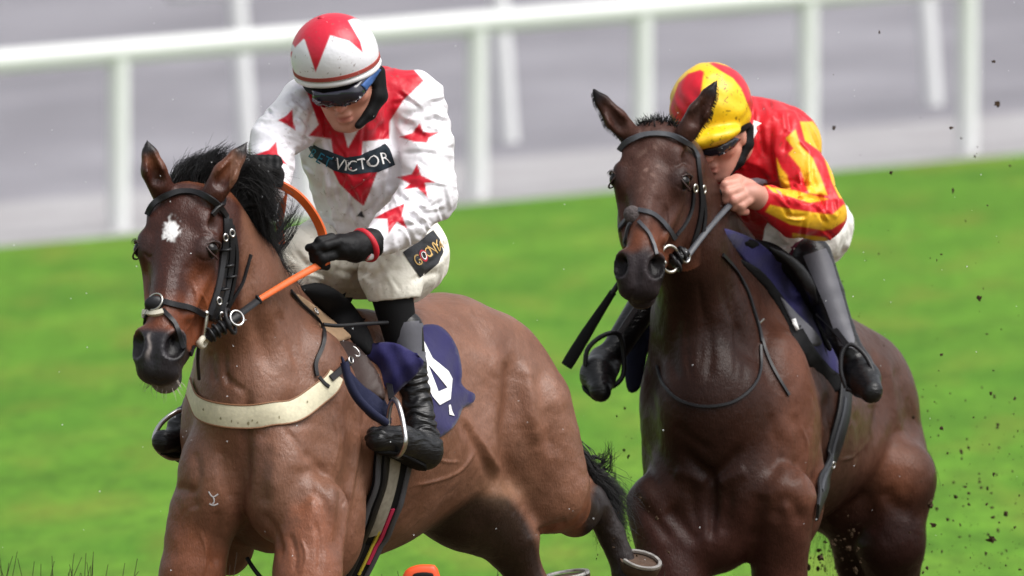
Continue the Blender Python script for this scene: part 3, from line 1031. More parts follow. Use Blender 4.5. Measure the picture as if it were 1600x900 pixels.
def coat1(P, N):
    n = len(P)
    base = np.tile(np.array(lin(118, 81, 63)[:3]), (n, 1))
    L = FR1.loc(P)
    nz = snoise(P, 60, 1); nf = snoise(P, 18, 2)
    base = paint(base, 0.45 * sstep(nz, 0.0, 1.2), lin(96, 61, 45))
    base = paint(base, 0.35 * sstep(-nz, 0.1, 1.2), lin(130, 96, 80))
    # rustier chest and legs, black points
    fore = P[:, 2] < 330
    for pl in ([(418, 960), (428, 870), (452, 815), (468, 786), (488, 770), (504, 780), (518, 820), (526, 870), (534, 960)],
               [(236, 960), (256, 840), (264, 796), (276, 792), (296, 812), (322, 846), (350, 862), (352, 960)]):
        base = paint_poly(base, P + np.column_stack([6 * nf, 6 * nf, 0 * nf]), pl, lin(136, 82, 56), 18, 0.85 * fore)
    base = paint(base, 0.35 * fore * sstep(P[:, 1] + 20 * nz, 740, 830), lin(112, 70, 52))
    base = paint(base, 0.5 * (1 - sstep(np.abs(P[:, 0] - 388) + 6 * nz, 8, 40)) * sstep(P[:, 1], 620, 700) * (P[:, 2] < 330), lin(92, 60, 48))  # shade of the groove between the pectorals, painted into the coat
    base = paint(base, sstep(P[:, 1], 960, 1040) * (P[:, 2] < 400), lin(30, 26, 26))
    # hind legs: gaskin rust, then black
    g = (P[:, 2] > 780) * sstep(P[:, 1] + 10 * nz, 770, 815)
    base = paint(base, 0.8 * g, lin(120, 70, 46))
    hind = sstep(P[:, 0] + 0.25 * (P[:, 1] - 800), 904, 926) * (P[:, 2] > 860)
    base = paint(base, hind, lin(30, 21, 19))
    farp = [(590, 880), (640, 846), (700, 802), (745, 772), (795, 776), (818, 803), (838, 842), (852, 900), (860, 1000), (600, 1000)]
    base = paint_poly(base, P, farp, lin(24, 15, 12), 9, 0.92 * (P[:, 2] > 430))  # far hind leg: shade under the belly painted into its dark coat
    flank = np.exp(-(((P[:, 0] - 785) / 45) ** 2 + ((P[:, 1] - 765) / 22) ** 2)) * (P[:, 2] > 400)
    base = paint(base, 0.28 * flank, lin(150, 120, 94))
    # head
    hd = sstep(L[:, 1], -40, 30) * (1 - sstep(L[:, 2], -1e3, -1e3 + 1)) if False else (P[:, 2] < 175) * (P[:, 1] < 625) * 1.0
    inhead = ((np.abs(L[:, 0]) < 75) & (L[:, 1] > -90) & (L[:, 1] < 375) & (L[:, 2] > -185)) * 1.0
    inhead = inhead * (1 - sstep(L[:, 0] - 0.12 * L[:, 1] - 0.25 * (L[:, 2] + 100), 62, 74))
    base = paint(base, inhead, lin(62, 32, 24))
    side = inhead * sstep(np.abs(L[:, 0]) + 5 * nf, 22, 44) * sstep(L[:, 1], 130, 190)
    base = paint(base, 0.75 * side, lin(126, 68, 38))
    low = inhead * sstep(L[:, 1] + 6 * nf, 195, 235)
    base = paint(base, 0.75 * low, lin(118, 64, 40))
    ear = inhead * sstep(-L[:, 1], -6, 14)
    base = paint(base, 0.9 * ear, lin(98, 56, 36))
    muz = inhead * sstep(L[:, 1] + 5 * nf - 0.25 * L[:, 2] * 0, 268, 292)
    base = paint(base, muz, lin(40, 37, 41))
    nost = inhead * (1 - sstep(np.sqrt(((np.abs(L[:, 0]) - 31) / 16) ** 2 + ((L[:, 1] - 303) / 26) ** 2), 0.75, 1.1)) * (L[:, 2] < -12)
    base = paint(base, 0.9 * nost, lin(16, 13, 14))
    lip = inhead * sstep(L[:, 1] + 4 * nf, 336, 352) * sstep(-L[:, 2], 55, 75)
    base = paint(base, 0.5 * lip, lin(150, 140, 134))
    snip = inhead * (1 - sstep(np.abs(L[:, 0] + 6 + 3 * nf), 0.5, 4.5)) * sstep(L[:, 1], 282, 296) * (1 - sstep(L[:, 1], 318, 338))
    base = paint(base, 0.6 * snip, lin(160, 150, 146))
    tips = np.maximum(1 - sstep(np.hypot(P[:, 0] - 229, P[:, 1] - 218), 16, 34), 1 - sstep(np.hypot(P[:, 0] - 387, P[:, 1] - 221), 16, 36))
    base = paint(base, tips * (P[:, 2] < 200), lin(30, 26, 27))
    eyeb = inhead * (1 - sstep(np.hypot(np.abs(L[:, 0]) - 56, L[:, 1] - 117), 14, 30))
    base = paint(base, 0.65 * eyeb, lin(50, 34, 32))
    # star
    d = np.hypot((P[:, 0] - 268) * 1.05, (P[:, 1] - 358) * 0.9) + 3.2 * snoise(P, 8, 4) + 2.5 * snoise(P, 3.5, 6) + 2 * nf
    base = paint(base, (1 - sstep(d, 9, 17.5)) * (P[:, 2] < 120), lin(238, 236, 236))
    return base

HP1, HF1 = subdiv(HP1, HF1); HP1 = lap(lap(HP1, HF1), HF1)
HN1 = vnormals(HP1, HF1)
for (pth, wd, dp, wl_) in [
    ([(388, 600), (384, 700), (380, 800)], 9, 7, (-1e9, 400)),           # chest groove
    ([(470, 610), (425, 660), (402, 700)], 14, 5, (-1e9, 400)),
    ([(425, 690), (408, 750), (415, 800)], 13, 5, (-1e9, 400)),          # inner edge of the left pectoral
    ([(466, 815), (470, 782), (490, 768), (508, 788), (518, 830), (524, 880)], 13, 7, (-1e9, 400)),   # over the forearm
    ([(306, 800), (296, 770), (272, 760)], 9, 5, (-1e9, 400)),
    ([(345, 790), (335, 850), (340, 890)], 9, 6, (-1e9, 400)),
    ([(545, 600), (556, 680), (540, 780), (531, 880)], 12, 10, (-1e9, 1e9)),   # back edge of the shoulder
    ([(500, 560), (515, 640), (500, 720)], 20, 5, (-1e9, 400)),          # shoulder blade front
    ([(470, 660), (478, 740)], 22, -5, (-1e9, 400)),
    ([(385, 400), (400, 500), (425, 590)], 13, 6, (-1e9, 400)),          # jugular groove
    ([(415, 470), (445, 540), (460, 590)], 18, -3, (-1e9, 400)),
    ([(800, 540), (797, 610), (790, 680), (800, 740), (815, 790)], 16, 17, (300, 1e9)),   # hollow before the haunch
    ([(770, 520), (775, 600), (768, 680), (775, 740)], 14, -8, (300, 1e9)),
    ([(818, 560), (830, 640), (838, 700)], 12, -9, (300, 1e9)),
    ([(845, 560), (858, 650), (862, 720)], 13, 8, (300, 1e9)),
    ([(700, 620), (740, 690), (770, 750), (778, 775)], 9, 5, (300, 1e9)),  # flank fold
    ([(715, 640), (755, 700), (785, 745)], 7, -5, (300, 1e9)),
    ([(640, 700), (650, 780), (640, 840)], 18, 3, (300, 1e9)),
    ([(680, 690), (690, 770), (675, 830)], 18, 3, (300, 1e9)),
    ([(730, 480), (760, 530), (790, 560)], 20, 5, (300, 1e9)),
    ([(836, 835), (860, 826), (890, 815)], 8, 5, (300, 1e9)),
    ([(553, 620), (560, 690), (545, 780), (533, 870)], 5, -4, (-1e9, 1e9)),       # sharp edge behind the triceps
    ([(475, 700), (500, 735), (515, 770)], 7, 4, (-1e9, 400)),
    ([(440, 665), (470, 700), (480, 740)], 6, 3, (-1e9, 400)),
    ([(300, 700), (310, 740), (300, 780)], 8, 4, (-1e9, 400)),
    ([(345, 690), (350, 740), (365, 790)], 9, 4, (-1e9, 400)),
    ([(410, 800), (430, 830), (440, 870)], 6, 5, (-1e9, 400)),
    ([(452, 830), (462, 870), (458, 900)], 5, 3, (-1e9, 400)),
    ([(492, 810), (500, 850), (498, 900)], 5, 3, (-1e9, 400)),
    ([(430, 480), (452, 530), (470, 590)], 7, 3, (-1e9, 400)),
    ([(350, 580), (365, 600), (385, 612)], 6, 3, (-1e9, 400)),
    ([(350, 540), (352, 580), (360, 610)], 5, 3, (-1e9, 400)),
    ([(330, 545), (332, 580), (338, 600)], 5, 3, (-1e9, 400)),
    # veins
    ([(640, 760), (680, 752), (720, 735), (745, 700)], 2.6, -2.2, (300, 1e9)),
    ([(655, 700), (690, 720), (722, 722)], 2.4, -1.8, (300, 1e9)),
    ([(520, 640), (528, 690), (518, 740)], 2.6, -2.2, (-1e9, 400)),
    ([(312, 830), (322, 860), (318, 900)], 2.6, -2.2, (-1e9, 400)),
    ([(470, 840), (478, 870), (470, 900)], 2.6, -2.4, (-1e9, 400)),
    ([(300, 440), (308, 470), (300, 500), (288, 520)], 2.4, -2.0, (-1e9, 200)),   # face veins
    ([(312, 455), (322, 475), (326, 500)], 2.2, -1.6, (-1e9, 200)),
    ([(262, 420), (258, 460), (262, 500)], 6, -1.5, (-1e9, 200)),
    ([(296, 400), (288, 450), (284, 500)], 9, 3, (-1e9, 200)),                    # hollow beside the nose bone
    ([(228, 410), (230, 450), (232, 500)], 7, 2.5, (-1e9, 200)),
    ([(262, 592), (250, 598), (236, 590)], 3, 2.5, (-1e9, 200)),                  # lip
    ([(225, 395), (232, 402), (238, 398)], 2.5, 1.5, (-1e9, 200)),
    ([(306, 372), (318, 364), (334, 368)], 3, 2, (-1e9, 200)),                    # wrinkles round the eye
    ([(308, 402), (320, 408), (334, 404)], 2.6, 1.6, (-1e9, 200)),
    ]:
    HP1 = crease(HP1, HN1, pth, wd, dp, wl_)
HP1 = lap(HP1, HF1)
HN1 = vnormals(HP1, HF1)
HP1 = HP1 + HN1 * (0.9 * snoise(HP1, 38, 6) + 0.35 * snoise(HP1, 14, 7))[:, None] * sstep(FR1.loc(HP1)[:, 2] * 0 + HP1[:, 2], 120, 180)[:, None]
H1loc = E1.map([B1(330, 0, 1320)])[0]
horse1 = empty('horse', H1loc, 'bay horse with a white star on its forehead, galloping on the left', 'horse', 'racehorses')
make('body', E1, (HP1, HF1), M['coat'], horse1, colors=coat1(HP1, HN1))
S1 = Surf(HP1, HF1)
eye_parts(E1, FR1, horse1, S1)
M['brand'] = mat_new('white_freeze_mark', lin(190, 186, 188), rough=0.7)
for pts in [[(326, 768), (329, 774), (334, 778), (337, 774), (341, 772)], [(333, 777), (335, 783), (332, 788)], [(327, 787), (333, 790), (341, 787)]]:
    strap('freeze_mark', E1, [V3(p[0], p[1], 0) for p in pts], S1, 2.2, 0.5, M['brand'], horse1, 8, off=0.2, mode='ray')

# ============================ right horse (dark brown) ==============================
TH2 = math.radians(15)
def B2(a, l, y):
    return V3(1118 + 0.27 * a + 0.965 * l, y, 190 + 0.965 * a - 0.26 * l)
FR2 = Frame((1022, 184, 50), (-0.105, 0.893, -0.436), (0.985, 0.03, -0.16), 0.83, 1.17)
f = Field((905, 110, -130), (1480, 1290, 1060), 3.6)
R2 = yawR(TH2)
f.ell(B2(300, 0, 675), (265, 165, 146), R2, 30)
f.ell(B2(80, 0, 690), (125, 165, 118), R2, 40)
f.ell(B2(215, 0, 500), (165, 100, 62), R2, 44)
f.cone(B2(200, 0, 540), B2(570, 0, 600), 100, 108, 40)
f.ell(B2(600, 0, 625), (178, 128, 132), R2, 40)
f.ell(B2(500, 20, 690), (170, 105, 116), R2, 40)
f.ell(B2(650, 68, 690), (130, 162, 78), R2, 34)
f.ell(B2(640, -62, 690), (135, 165, 82), R2, 34)
f.ell(B2(84, 80, 680), (84, 165, 58), R2, 36)
f.ell(B2(78, -82, 680), (84, 165, 54), R2, 36)
f.ell(B2(110, 98, 765), (60, 95, 46), R2, 16)
f.ell(B2(100, -92, 770), (60, 95, 42), R2, 16)
f.ell((1070, 770, 190), (50, 80, 56), R2, 36)
f.ell((1160, 770, 172), (50, 80, 56), R2, 36)
f.ell((1112, 640, 165), (84, 105, 60), None, 30)
f.chain([(1030, 790, 195), (1052, 900, 170), (1062, 1000, 120)], [52, 48, 34], 14)
f.chain([(1222, 780, 165), (1218, 900, 200), (1214, 1000, 215)], [54, 40, 32], 14)
f.chain([(1062, 1000, 120), (1064, 1045, 110), (1068, 1145, 110), (1068, 1185, 90)], [34, 24, 19, 25], 10)
f.chain([(1214, 1000, 215), (1214, 1045, 225), (1216, 1145, 290), (1216, 1180, 300)], [32, 24, 19, 25], 10)
f.ell((1105, 845, 190), (70, 55, 60), None, 26)
# hind legs
f.chain([B2(640, 70, 730), (1398, 750, 700), (1392, 850, 690), (1396, 920, 740)], [100, 62, 50, 40], 20)
f.chain([(1396, 920, 740), (1400, 1000, 800), (1396, 1090, 760), (1392, 1150, 740)], [38, 28, 20, 24], 12)
f.chain([B2(600, -40, 740), (1325, 790, 700), (1345, 880, 780), (1350, 980, 840)], [95, 46, 36, 26], 20)
f.chain([(1350, 980, 840), (1350, 1080, 830), (1346, 1130, 810)], [26, 19, 23], 12)
nd2 = unit((0.12, -0.66, 0.74))
f.chain([(1052, 262, 95), (1078, 380, 170), (1100, 500, 245), (1112, 590, 280)], [46, 54, 76, 104], 30, nd2, 1.45)
f.cone((1062, 262, 120), (1162, 440, 340), 32, 54, 30)
horse_head(f, FR2, [((985, 212, 55), (962, 186, 40), (924, 136, 45), (0.2, 0, 1)),
                    ((1072, 208, 48), (1092, 176, 40), (1121, 124, 45), (0.2, 0, 1))])
HP2, HF2 = f.mesh(3)
del f

def coat2(P, N):
    n = len(P)
    base = np.tile(np.array(lin(50, 29, 22)[:3]), (n, 1))
    L = FR2.loc(P)
    nz = snoise(P, 55, 3); nf = snoise(P, 16, 5)
    base = paint(base, 0.5 * sstep(nz, 0.0, 1.2), lin(36, 21, 17))
    base = paint(base, 0.4 * sstep(-nz, 0.1, 1.2), lin(58, 38, 30))
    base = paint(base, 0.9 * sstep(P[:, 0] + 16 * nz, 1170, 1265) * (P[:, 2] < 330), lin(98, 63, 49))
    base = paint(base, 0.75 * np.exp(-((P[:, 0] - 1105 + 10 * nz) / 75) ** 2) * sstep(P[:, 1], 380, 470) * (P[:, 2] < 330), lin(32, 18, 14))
    base = paint(base, 0.7 * sstep(P[:, 1] + 14 * nz, 760, 850) * (P[:, 2] < 330), lin(60, 35, 30))
    base = paint(base, 0.6 * np.exp(-(((P[:, 0] - 1400) / 32) ** 2 + ((P[:, 1] - 725) / 45) ** 2)) * (P[:, 2] > 400), lin(150, 92, 64))  # rust highlight of the lit right hip, painted into the coat
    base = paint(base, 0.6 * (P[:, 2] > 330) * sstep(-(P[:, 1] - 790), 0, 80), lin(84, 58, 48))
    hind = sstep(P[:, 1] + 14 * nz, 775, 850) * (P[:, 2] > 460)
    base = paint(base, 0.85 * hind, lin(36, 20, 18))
    inhead = ((np.abs(L[:, 0]) < 75) & (L[:, 1] > -90) & (L[:, 1] < 375) & (L[:, 2] > -185)) * 1.0
    inhead = inhead * (1 - sstep(L[:, 0] - 0.12 * L[:, 1] - 0.25 * (L[:, 2] + 100), 62, 74))
    base = paint(base, inhead, lin(66, 43, 37))
    side = inhead * sstep(np.abs(L[:, 0]) + 5 * nf, 24, 46) * sstep(L[:, 1], 150, 210)
    base = paint(base, 0.5 * side, lin(84, 51, 38))
    low = inhead * np.exp(-((L[:, 1] - 246 + 5 * nf) / 24) ** 2)
    base = paint(base, 0.75 * low, lin(116, 68, 48))
    ear = inhead * sstep(-L[:, 1], -6, 14)
    base = paint(base, 0.7 * ear, lin(52, 38, 33))
    muz = inhead * sstep(L[:, 1] + 5 * nf, 266, 290)
    base = paint(base, muz, lin(46, 40, 42))
    nost = inhead * (1 - sstep(np.sqrt(((np.abs(L[:, 0]) - 31) / 16) ** 2 + ((L[:, 1] - 303) / 26) ** 2), 0.75, 1.1)) * (L[:, 2] < -12)
    base = paint(base, 0.9 * nost, lin(14, 12, 13))
    lip = inhead * sstep(L[:, 1] + 4 * nf, 334, 350) * sstep(-L[:, 2], 86, 98)
    base = paint(base, 0.4 * lip, lin(140, 120, 90))
    tips = np.maximum(1 - sstep(np.hypot(P[:, 0] - 924, P[:, 1] - 136), 14, 40), 1 - sstep(np.hypot(P[:, 0] - 1121, P[:, 1] - 124), 14, 40))
    base = paint(base, tips * (P[:, 2] < 200), lin(28, 25, 26))
    eyeb = inhead * (1 - sstep(np.hypot(np.abs(L[:, 0]) - 56, L[:, 1] - 117), 14, 30))
    base = paint(base, 0.65 * eyeb, lin(44, 31, 30))
    fh = inhead * np.exp(-(L[:, 0] / 16) ** 2 - ((L[:, 1] - 95) / 70) ** 2) * sstep(snoise(P, 9, 8), 0.2, 1.0)
    base = paint(base, 0.45 * fh, lin(150, 124, 114))
    base = paint(base, 0.35 * inhead * np.exp(-(L[:, 0] / 24) ** 2) * np.exp(-((L[:, 1] - 140) / 70) ** 2), lin(112, 84, 76))  # highlight down the middle of the face, painted into the coat
    return base
HP2, HF2 = subdiv(HP2, HF2); HP2 = lap(lap(HP2, HF2), HF2)
HN2 = vnormals(HP2, HF2)
for (pth, wd, dp, wl_) in [
    ([(1112, 735), (1114, 790), (1112, 850)], 8, 8, (-1e9, 400)),
    ([(1060, 690), (1085, 722), (1113, 742), (1140, 722), (1165, 690)], 10, 7, (-1e9, 400)),
    ([(1050, 735), (1080, 745), (1105, 760)], 12, -4, (-1e9, 400)),
    ([(1170, 735), (1145, 745), (1120, 760)], 12, -4, (-1e9, 400)),
    ([(1040, 790), (1070, 825), (1095, 850)], 13, 6, (-1e9, 400)),
    ([(985, 760), (1000, 790), (1030, 820), (1055, 850)], 11, 5, (-1e9, 400)),
    ([(1205, 820), (1218, 785), (1238, 785), (1256, 825)], 13, 6, (-1e9, 400)),
    ([(1180, 850), (1185, 800), (1195, 770)], 13, 5, (-1e9, 400)),
    ([(1300, 600), (1292, 690), (1275, 780)], 12, 9, (-1e9, 1e9)),
    ([(1100, 470), (1110, 540), (1105, 600)], 9, 3.5, (-1e9, 400)),
    ([(1125, 440), (1160, 540), (1165, 610)], 9, 4, (-1e9, 400)),
    ([(1062, 480), (1050, 560), (1060, 600)], 10, 4, (-1e9, 400)),
    ([(1360, 560), (1375, 620), (1368, 680), (1350, 740)], 10, 9, (300, 1e9)),
    ([(1385, 560), (1398, 640), (1408, 690)], 8, -5, (300, 1e9)),
    ([(1400, 560), (1420, 640), (1430, 700)], 10, 5, (300, 1e9)),
    ([(1355, 590), (1358, 640)], 9, -4, (300, 1e9)),
    ([(1380, 760), (1400, 790), (1430, 800)], 14, 5, (300, 1e9)),
    ([(1288, 640), (1290, 700), (1276, 780)], 5, -4, (-1e9, 1e9)),
    ([(1090, 430), (1098, 500), (1094, 580)], 5, 2, (-1e9, 400)),
    ([(1138, 430), (1150, 500), (1150, 600)], 5, 2, (-1e9, 400)),
    ([(1075, 480), (1072, 540), (1080, 600)], 5, 1.5, (-1e9, 400)),
    ([(1050, 660), (1085, 690), (1113, 705)], 9, 3, (-1e9, 400)),
    ([(1240, 640), (1250, 700), (1235, 760)], 9, 4, (-1e9, 400)),
    ([(1200, 640), (1215, 700), (1205, 750)], 9, 4, (-1e9, 400)),
    ([(1000, 680), (1012, 730), (1030, 770)], 9, 4, (-1e9, 400)),
    ([(1080, 760), (1085, 800), (1100, 840)], 8, 2.5, (-1e9, 400)),
    ([(1140, 760), (1138, 800), (1128, 840)], 8, 2.5, (-1e9, 400)),
    ([(1310, 720), (1340, 710), (1362, 680)], 2.6, -2.2, (200, 1e9)),
    ([(1335, 640), (1345, 690), (1338, 730)], 6, 4, (200, 1e9)),
    ([(1250, 660), (1262, 700), (1256, 750)], 2.6, -2, (-1e9, 400)),
    ([(1040, 310), (1046, 345), (1036, 380)], 2.4, -1.8, (-1e9, 200)),
    ([(1030, 300), (1026, 340), (1020, 375)], 8, 3, (-1e9, 200)),
    ([(972, 300), (974, 340), (976, 380)], 7, 2.5, (-1e9, 200)),
    ([(990, 450), (984, 470), (990, 476)], 3, 2.0, (-1e9, 200)),
    ([(1055, 262), (1068, 254), (1082, 260)], 3, 2, (-1e9, 200)),
    ([(1056, 290), (1070, 296), (1080, 292)], 2.6, 1.6, (-1e9, 200)),
    ]:
    HP2 = crease(HP2, HN2, pth, wd, dp, wl_)
HP2 = lap(HP2, HF2)
HN2 = vnormals(HP2, HF2)
HP2 = HP2 + HN2 * (0.9 * snoise(HP2, 38, 6) + 0.35 * snoise(HP2, 14, 7))[:, None] * sstep(HP2[:, 2], 120, 180)[:, None]
H2loc = E2.map([B2(300, 0, 1280)])[0]
horse2 = empty('horse', H2loc, 'dark brown horse with no white on its face, galloping on the right', 'horse', 'racehorses')
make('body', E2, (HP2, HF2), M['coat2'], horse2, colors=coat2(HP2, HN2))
S2 = Surf(HP2, HF2)
eye_parts(E2, FR2, horse2, S2)
# ------------------------------------------------------------------ the riders
class HFrame:
    """head frame: x to the photo's right, up to the crown, fwd out of the face"""
    def __init__(s, C, F, U, sc):
        s.C = np.array(C, float); s.F = unit(F)
        U = np.array(U, float); s.U = unit(U - s.F * np.dot(U, s.F))
        X = np.cross(s.U, s.F); s.X = X if X[0] > 0 else -X
        s.sc = sc; s.R = np.stack([s.X, s.U, s.F])
    def p(s, x, u, f): return s.C + s.sc * (x * s.X + u * s.U + f * s.F)
    def loc(s, P): return ((P - s.C) / s.sc) @ s.R.T

def human_head(f, h):
    s = h.sc
    E = lambda c, r, k=8, op='u': f.ell(h.p(*c), np.array(r) * s, h.R, k * s, op)
    C = lambda a, b, r1, r2, k=6, op='u': f.cone(h.p(*a), h.p(*b), r1 * s, r2 * s, k * s, op)
    E((0, 20, -6), (42, 50, 52), 10)
    E((0, -10, 8), (35, 50, 38), 14)
    E((0, -44, 14), (25, 20, 25), 12)
    E((0, -58, 31), (13, 9, 10), 9)
    for q in (-1, 1):
        E((q * 15, 13, 38), (16, 6, 8), 8)
        E((q * 24, -12, 28), (12, 12, 12), 10)
        C((q * 30, -25, 8), (q * 15, -56, 26), 9, 8, 10)
        E((q * 6.5, -19, 49), (4.5, 4, 5), 4)
        E((q * 41, -6, -2), (5, 15, 10), 4)
        E((q * 16, 1, 47), (9, 6, 6), 6, 's')
        E((q * 12, -26, 45), (4, 9, 4), 6, 's')
    C((0, 6, 45), (0, -17, 55), 5, 7, 6)
    E((0, -34, 44), (12, 4, 5), 4)
    E((0, -43, 43), (11, 4.5, 5), 4)
    C((-12, -38.5, 49), (12, -38.5, 49), 1.2, 1.2, 2.5, 's')
    E((0, -50, 47), (9, 3, 4), 4, 's')

def skin_cols(P, h, base=lin(200, 142, 122)):
    L = h.loc(P)
    c = np.tile(np.array(base[:3]), (len(P), 1))
    red = np.maximum(np.exp(-(((np.abs(L[:, 0]) - 22) / 12) ** 2 + ((L[:, 1] + 14) / 11) ** 2)), np.exp(-((L[:, 0] / 8) ** 2 + ((L[:, 1] + 16) / 8) ** 2))) * (L[:, 2] > 20)
    c = paint(c, 0.45 * red, lin(206, 112, 100))
    lips = np.exp(-((L[:, 0] / 11) ** 2 + ((L[:, 1] + 39) / 5) ** 2)) * (L[:, 2] > 30)
    c = paint(c, 0.7 * lips, lin(158, 70, 68))
    jaw = sstep(-L[:, 1], 38, 60) * (L[:, 2] > -20)
    c = paint(c, 0.25 * jaw, lin(150, 112, 100))
    return c

def folds(P, N, amp, scale, stretch=(1, 1, 1), seed=0):
    q = P * np.array(stretch)
    a = snoise(q, scale, seed)
    r = 1 - np.abs(a)
    b = snoise(q, scale * 0.45, seed + 3)
    return P + N * (amp * (r - 0.55) + 0.35 * amp * b)[:, None]

def finger(f, pts, r, k=3):
    f.chain(pts, [r, r * 0.96, r * 0.9, r * 0.82][:len(pts)], k)

def tubemesh(name, ent, pts, r, mat, root, n=24, seg=12, flat=1.0):
    return make(name, ent, tube_geo(crom(pts, n), r, seg, True, flat), mat, root)

# ============================ rider in white and red ================================
p1loc = E1.map([(600, 420, 500)])[0]
rider1 = empty('person', p1loc, 'jockey in white silks with red stars, crouched on the bay horse, holding orange reins', 'person', 'jockeys')
HJ1 = HFrame((537, 121, 262), (-0.16, 0.47, -0.87), (-0.20, -0.87, -0.45), 1.17)

def skeleton1(f, g, head=False):
    """g: thickness factor of the body under the clothes"""
    f.ell((605, 400, 560), np.array((78, 62, 76)) * g, None, 20)
    f.cone((588, 350, 520), (562, 235, 405), 72 * g, 84 * g, 24)
    f.cone((492, 170, 362), (638, 162, 384), 42 * g, 46 * g, 24)
    f.ell((572, 180, 440), np.array((88, 62, 78)) * g, None, 24)
    f.chain([(648, 172, 378), (668, 304, 332), (582, 378, 242)], [40 * g, 34 * g, 22 * g], 10)
    f.chain([(480, 170, 350), (430, 222, 275), (424, 282, 200)], [38 * g, 33 * g, 22 * g], 10)
    f.chain([(648, 402, 545), (612, 448, 385)], [62 * g, 48 * g], 12)
    f.chain([(612, 450, 385), (634, 560, 382), (655, 684, 345)], [30 * g, 20 * g, 15 * g], 8)
    f.chain([(550, 402, 545), (472, 404, 405)], [60 * g, 46 * g], 12)
    f.chain([(466, 415, 398), (380, 540, 390), (278, 678, 350)], [30 * g, 20 * g, 15 * g], 8)
    if head:
        f.cone((560, 175, 360), (548, 135, 290), 34, 34, 14)

f = Field((380, 20, 140), (740, 740, 660), 3.0)
skeleton1(f, 0.8, True)
human_head(f, HJ1)
P, F = f.mesh(1); del f
make('body', E1, (P, F), M['skin'], rider1, colors=skin_cols(P, HJ1))
SB1 = Surf(P, F)

# jacket
f = Field((370, 70, 130), (740, 420, 620), 2.2)
f.cone((592, 372, 525), (562, 235, 405), 84, 92, 20)
f.cone((488, 166, 362), (642, 160, 384), 46, 52, 22)
f.ell((576, 178, 440), (98, 76, 88), None, 22)
f.chain([(648, 172, 378), (663, 240, 355), (670, 304, 332)], [52, 47, 43], 12)
f.chain([(668, 306, 330), (628, 348, 290), (576, 384, 238)], [43, 36, 25], 14)
f.chain([(480, 168, 350), (452, 196, 310), (428, 224, 275)], [46, 42, 39], 12)
f.chain([(428, 224, 275), (424, 288, 196)], [38, 29], 12)
f.cone((556, 178, 330), (548, 150, 290), 44, 40, 12)      # collar
f.cone((552, 160, 262), (540, 110, 240), 36, 44, 6, 's')
f.plane((590, 372, 520), (0.15, 0.72, 0.35), 4)
P, F = f.mesh(2); del f
N = vnormals(P, F)
P = folds(P, N, 3.6, 44, (1, 1.4, 1), 1)
arm = 1 - sstep(np.abs((P[:, 0] - 660)), 30, 60)
P = P + N * (1.0 * np.sin(P[:, 1] / 8 + 2.0 * snoise(P, 40, 9)) * sstep(snoise(P, 60, 2), -0.2, 0.6))[:, None] * sstep(P[:, 0], 600, 640)[:, None]
P = lap(P, F, 0.4)
for (pth, wd, dp) in [([(612, 165), (616, 215), (618, 270), (612, 300)], 6, 6), ([(492, 168), (484, 205), (478, 235)], 6, 6),
                      ([(690, 290), (660, 310), (640, 322)], 5, 4), ([(650, 335), (690, 330), (700, 322)], 4, 3),
                      ([(420, 205), (445, 212), (465, 225)], 4, 4), ([(515, 270), (530, 310), (560, 340)], 6, 4),
                      ([(600, 280), (590, 320), (570, 345)], 6, 4), ([(628, 240), (660, 238), (690, 243)], 3.5, 3),
                      ([(622, 200), (640, 180), (665, 172)], 5, 3), ([(470, 160), (460, 190), (466, 215)], 5, 4), ([(440, 170), (452, 190), (474, 200)], 4, 3),
                      ([(640, 300), (668, 290), (700, 292)], 4, 3.5), ([(630, 322), (670, 325), (698, 310)], 4, 3.5), ([(610, 350), (640, 352), (672, 345)], 4, 3),
                      ([(505, 240), (515, 280), (520, 320)], 5, 4), ([(575, 290), (580, 320), (560, 350)], 5, 3), ([(600, 240), (612, 262), (606, 300)], 5, 4), ([(585, 365), (600, 350), (622, 338)], 4, 3)]:
    P = crease(P, vnormals(P, F), pth, wd, dp)
P = strokes(P, F, 26, 5, (395, 140, 480, 290), ang=lambda c: 0.5)
P = strokes(P, F, 30, 6, (500, 200, 615, 350), (24, 60), ang=lambda c: 1.9 if c[0] > 555 else 1.2)
P = strokes(P, F, 40, 7, (616, 130, 710, 380), ang=lambda c: 0.1 if c[1] < 300 else 0.9)
N = vnormals(P, F)
front = sstep(-N[:, 2], -0.15, 0.05)
RED = lin(196, 22, 44); WHT = lin(236, 234, 240)
c = np.tile(np.array(WHT[:3]), (len(P), 1))
reds = [
    [(478, 140), (490, 172), (498, 195), (482, 212), (517, 217), (522, 250), (565, 250), (567, 221), (608, 217), (609, 190), (630, 157), (662, 126), (644, 106), (603, 90), (500, 110)],
    [(518, 262), (592, 262), (578, 300), (568, 322), (553, 310), (530, 287)],
    [(624, 214), (644, 208), (656, 192), (661, 206), (686, 207), (670, 215), (667, 223), (645, 221)],
    [(620, 277), (643, 272), (652, 256), (658, 274), (680, 285), (664, 286), (668, 309), (652, 293), (630, 296), (641, 287)],
    [(584, 341), (606, 329), (613, 326), (632, 318), (628, 337), (637, 358), (620, 347), (607, 365), (605, 342)],
    [(434, 188), (447, 181), (457, 170), (458, 190), (462, 204), (447, 194)],
    [(397, 242), (420, 234), (432, 221), (434, 240), (449, 257), (430, 253), (424, 266), (416, 250)],
    [(553, 358), (562, 362), (580, 398), (570, 410), (556, 404)],
]
for i, pl in enumerate(reds):
    ex = front if i > 0 else 1.0 * np.ones(len(P))
    if i == 7: ex = ex * (1 - sstep(P[:, 2], 262, 272))
    c = paint_poly(c, P, pl, RED, 1.2, ex)
c = paint_poly(c, P, [(532, 190), (563, 190), (562, 199), (544, 231)], WHT, 1.2, front * (P[:, 2] > 262))
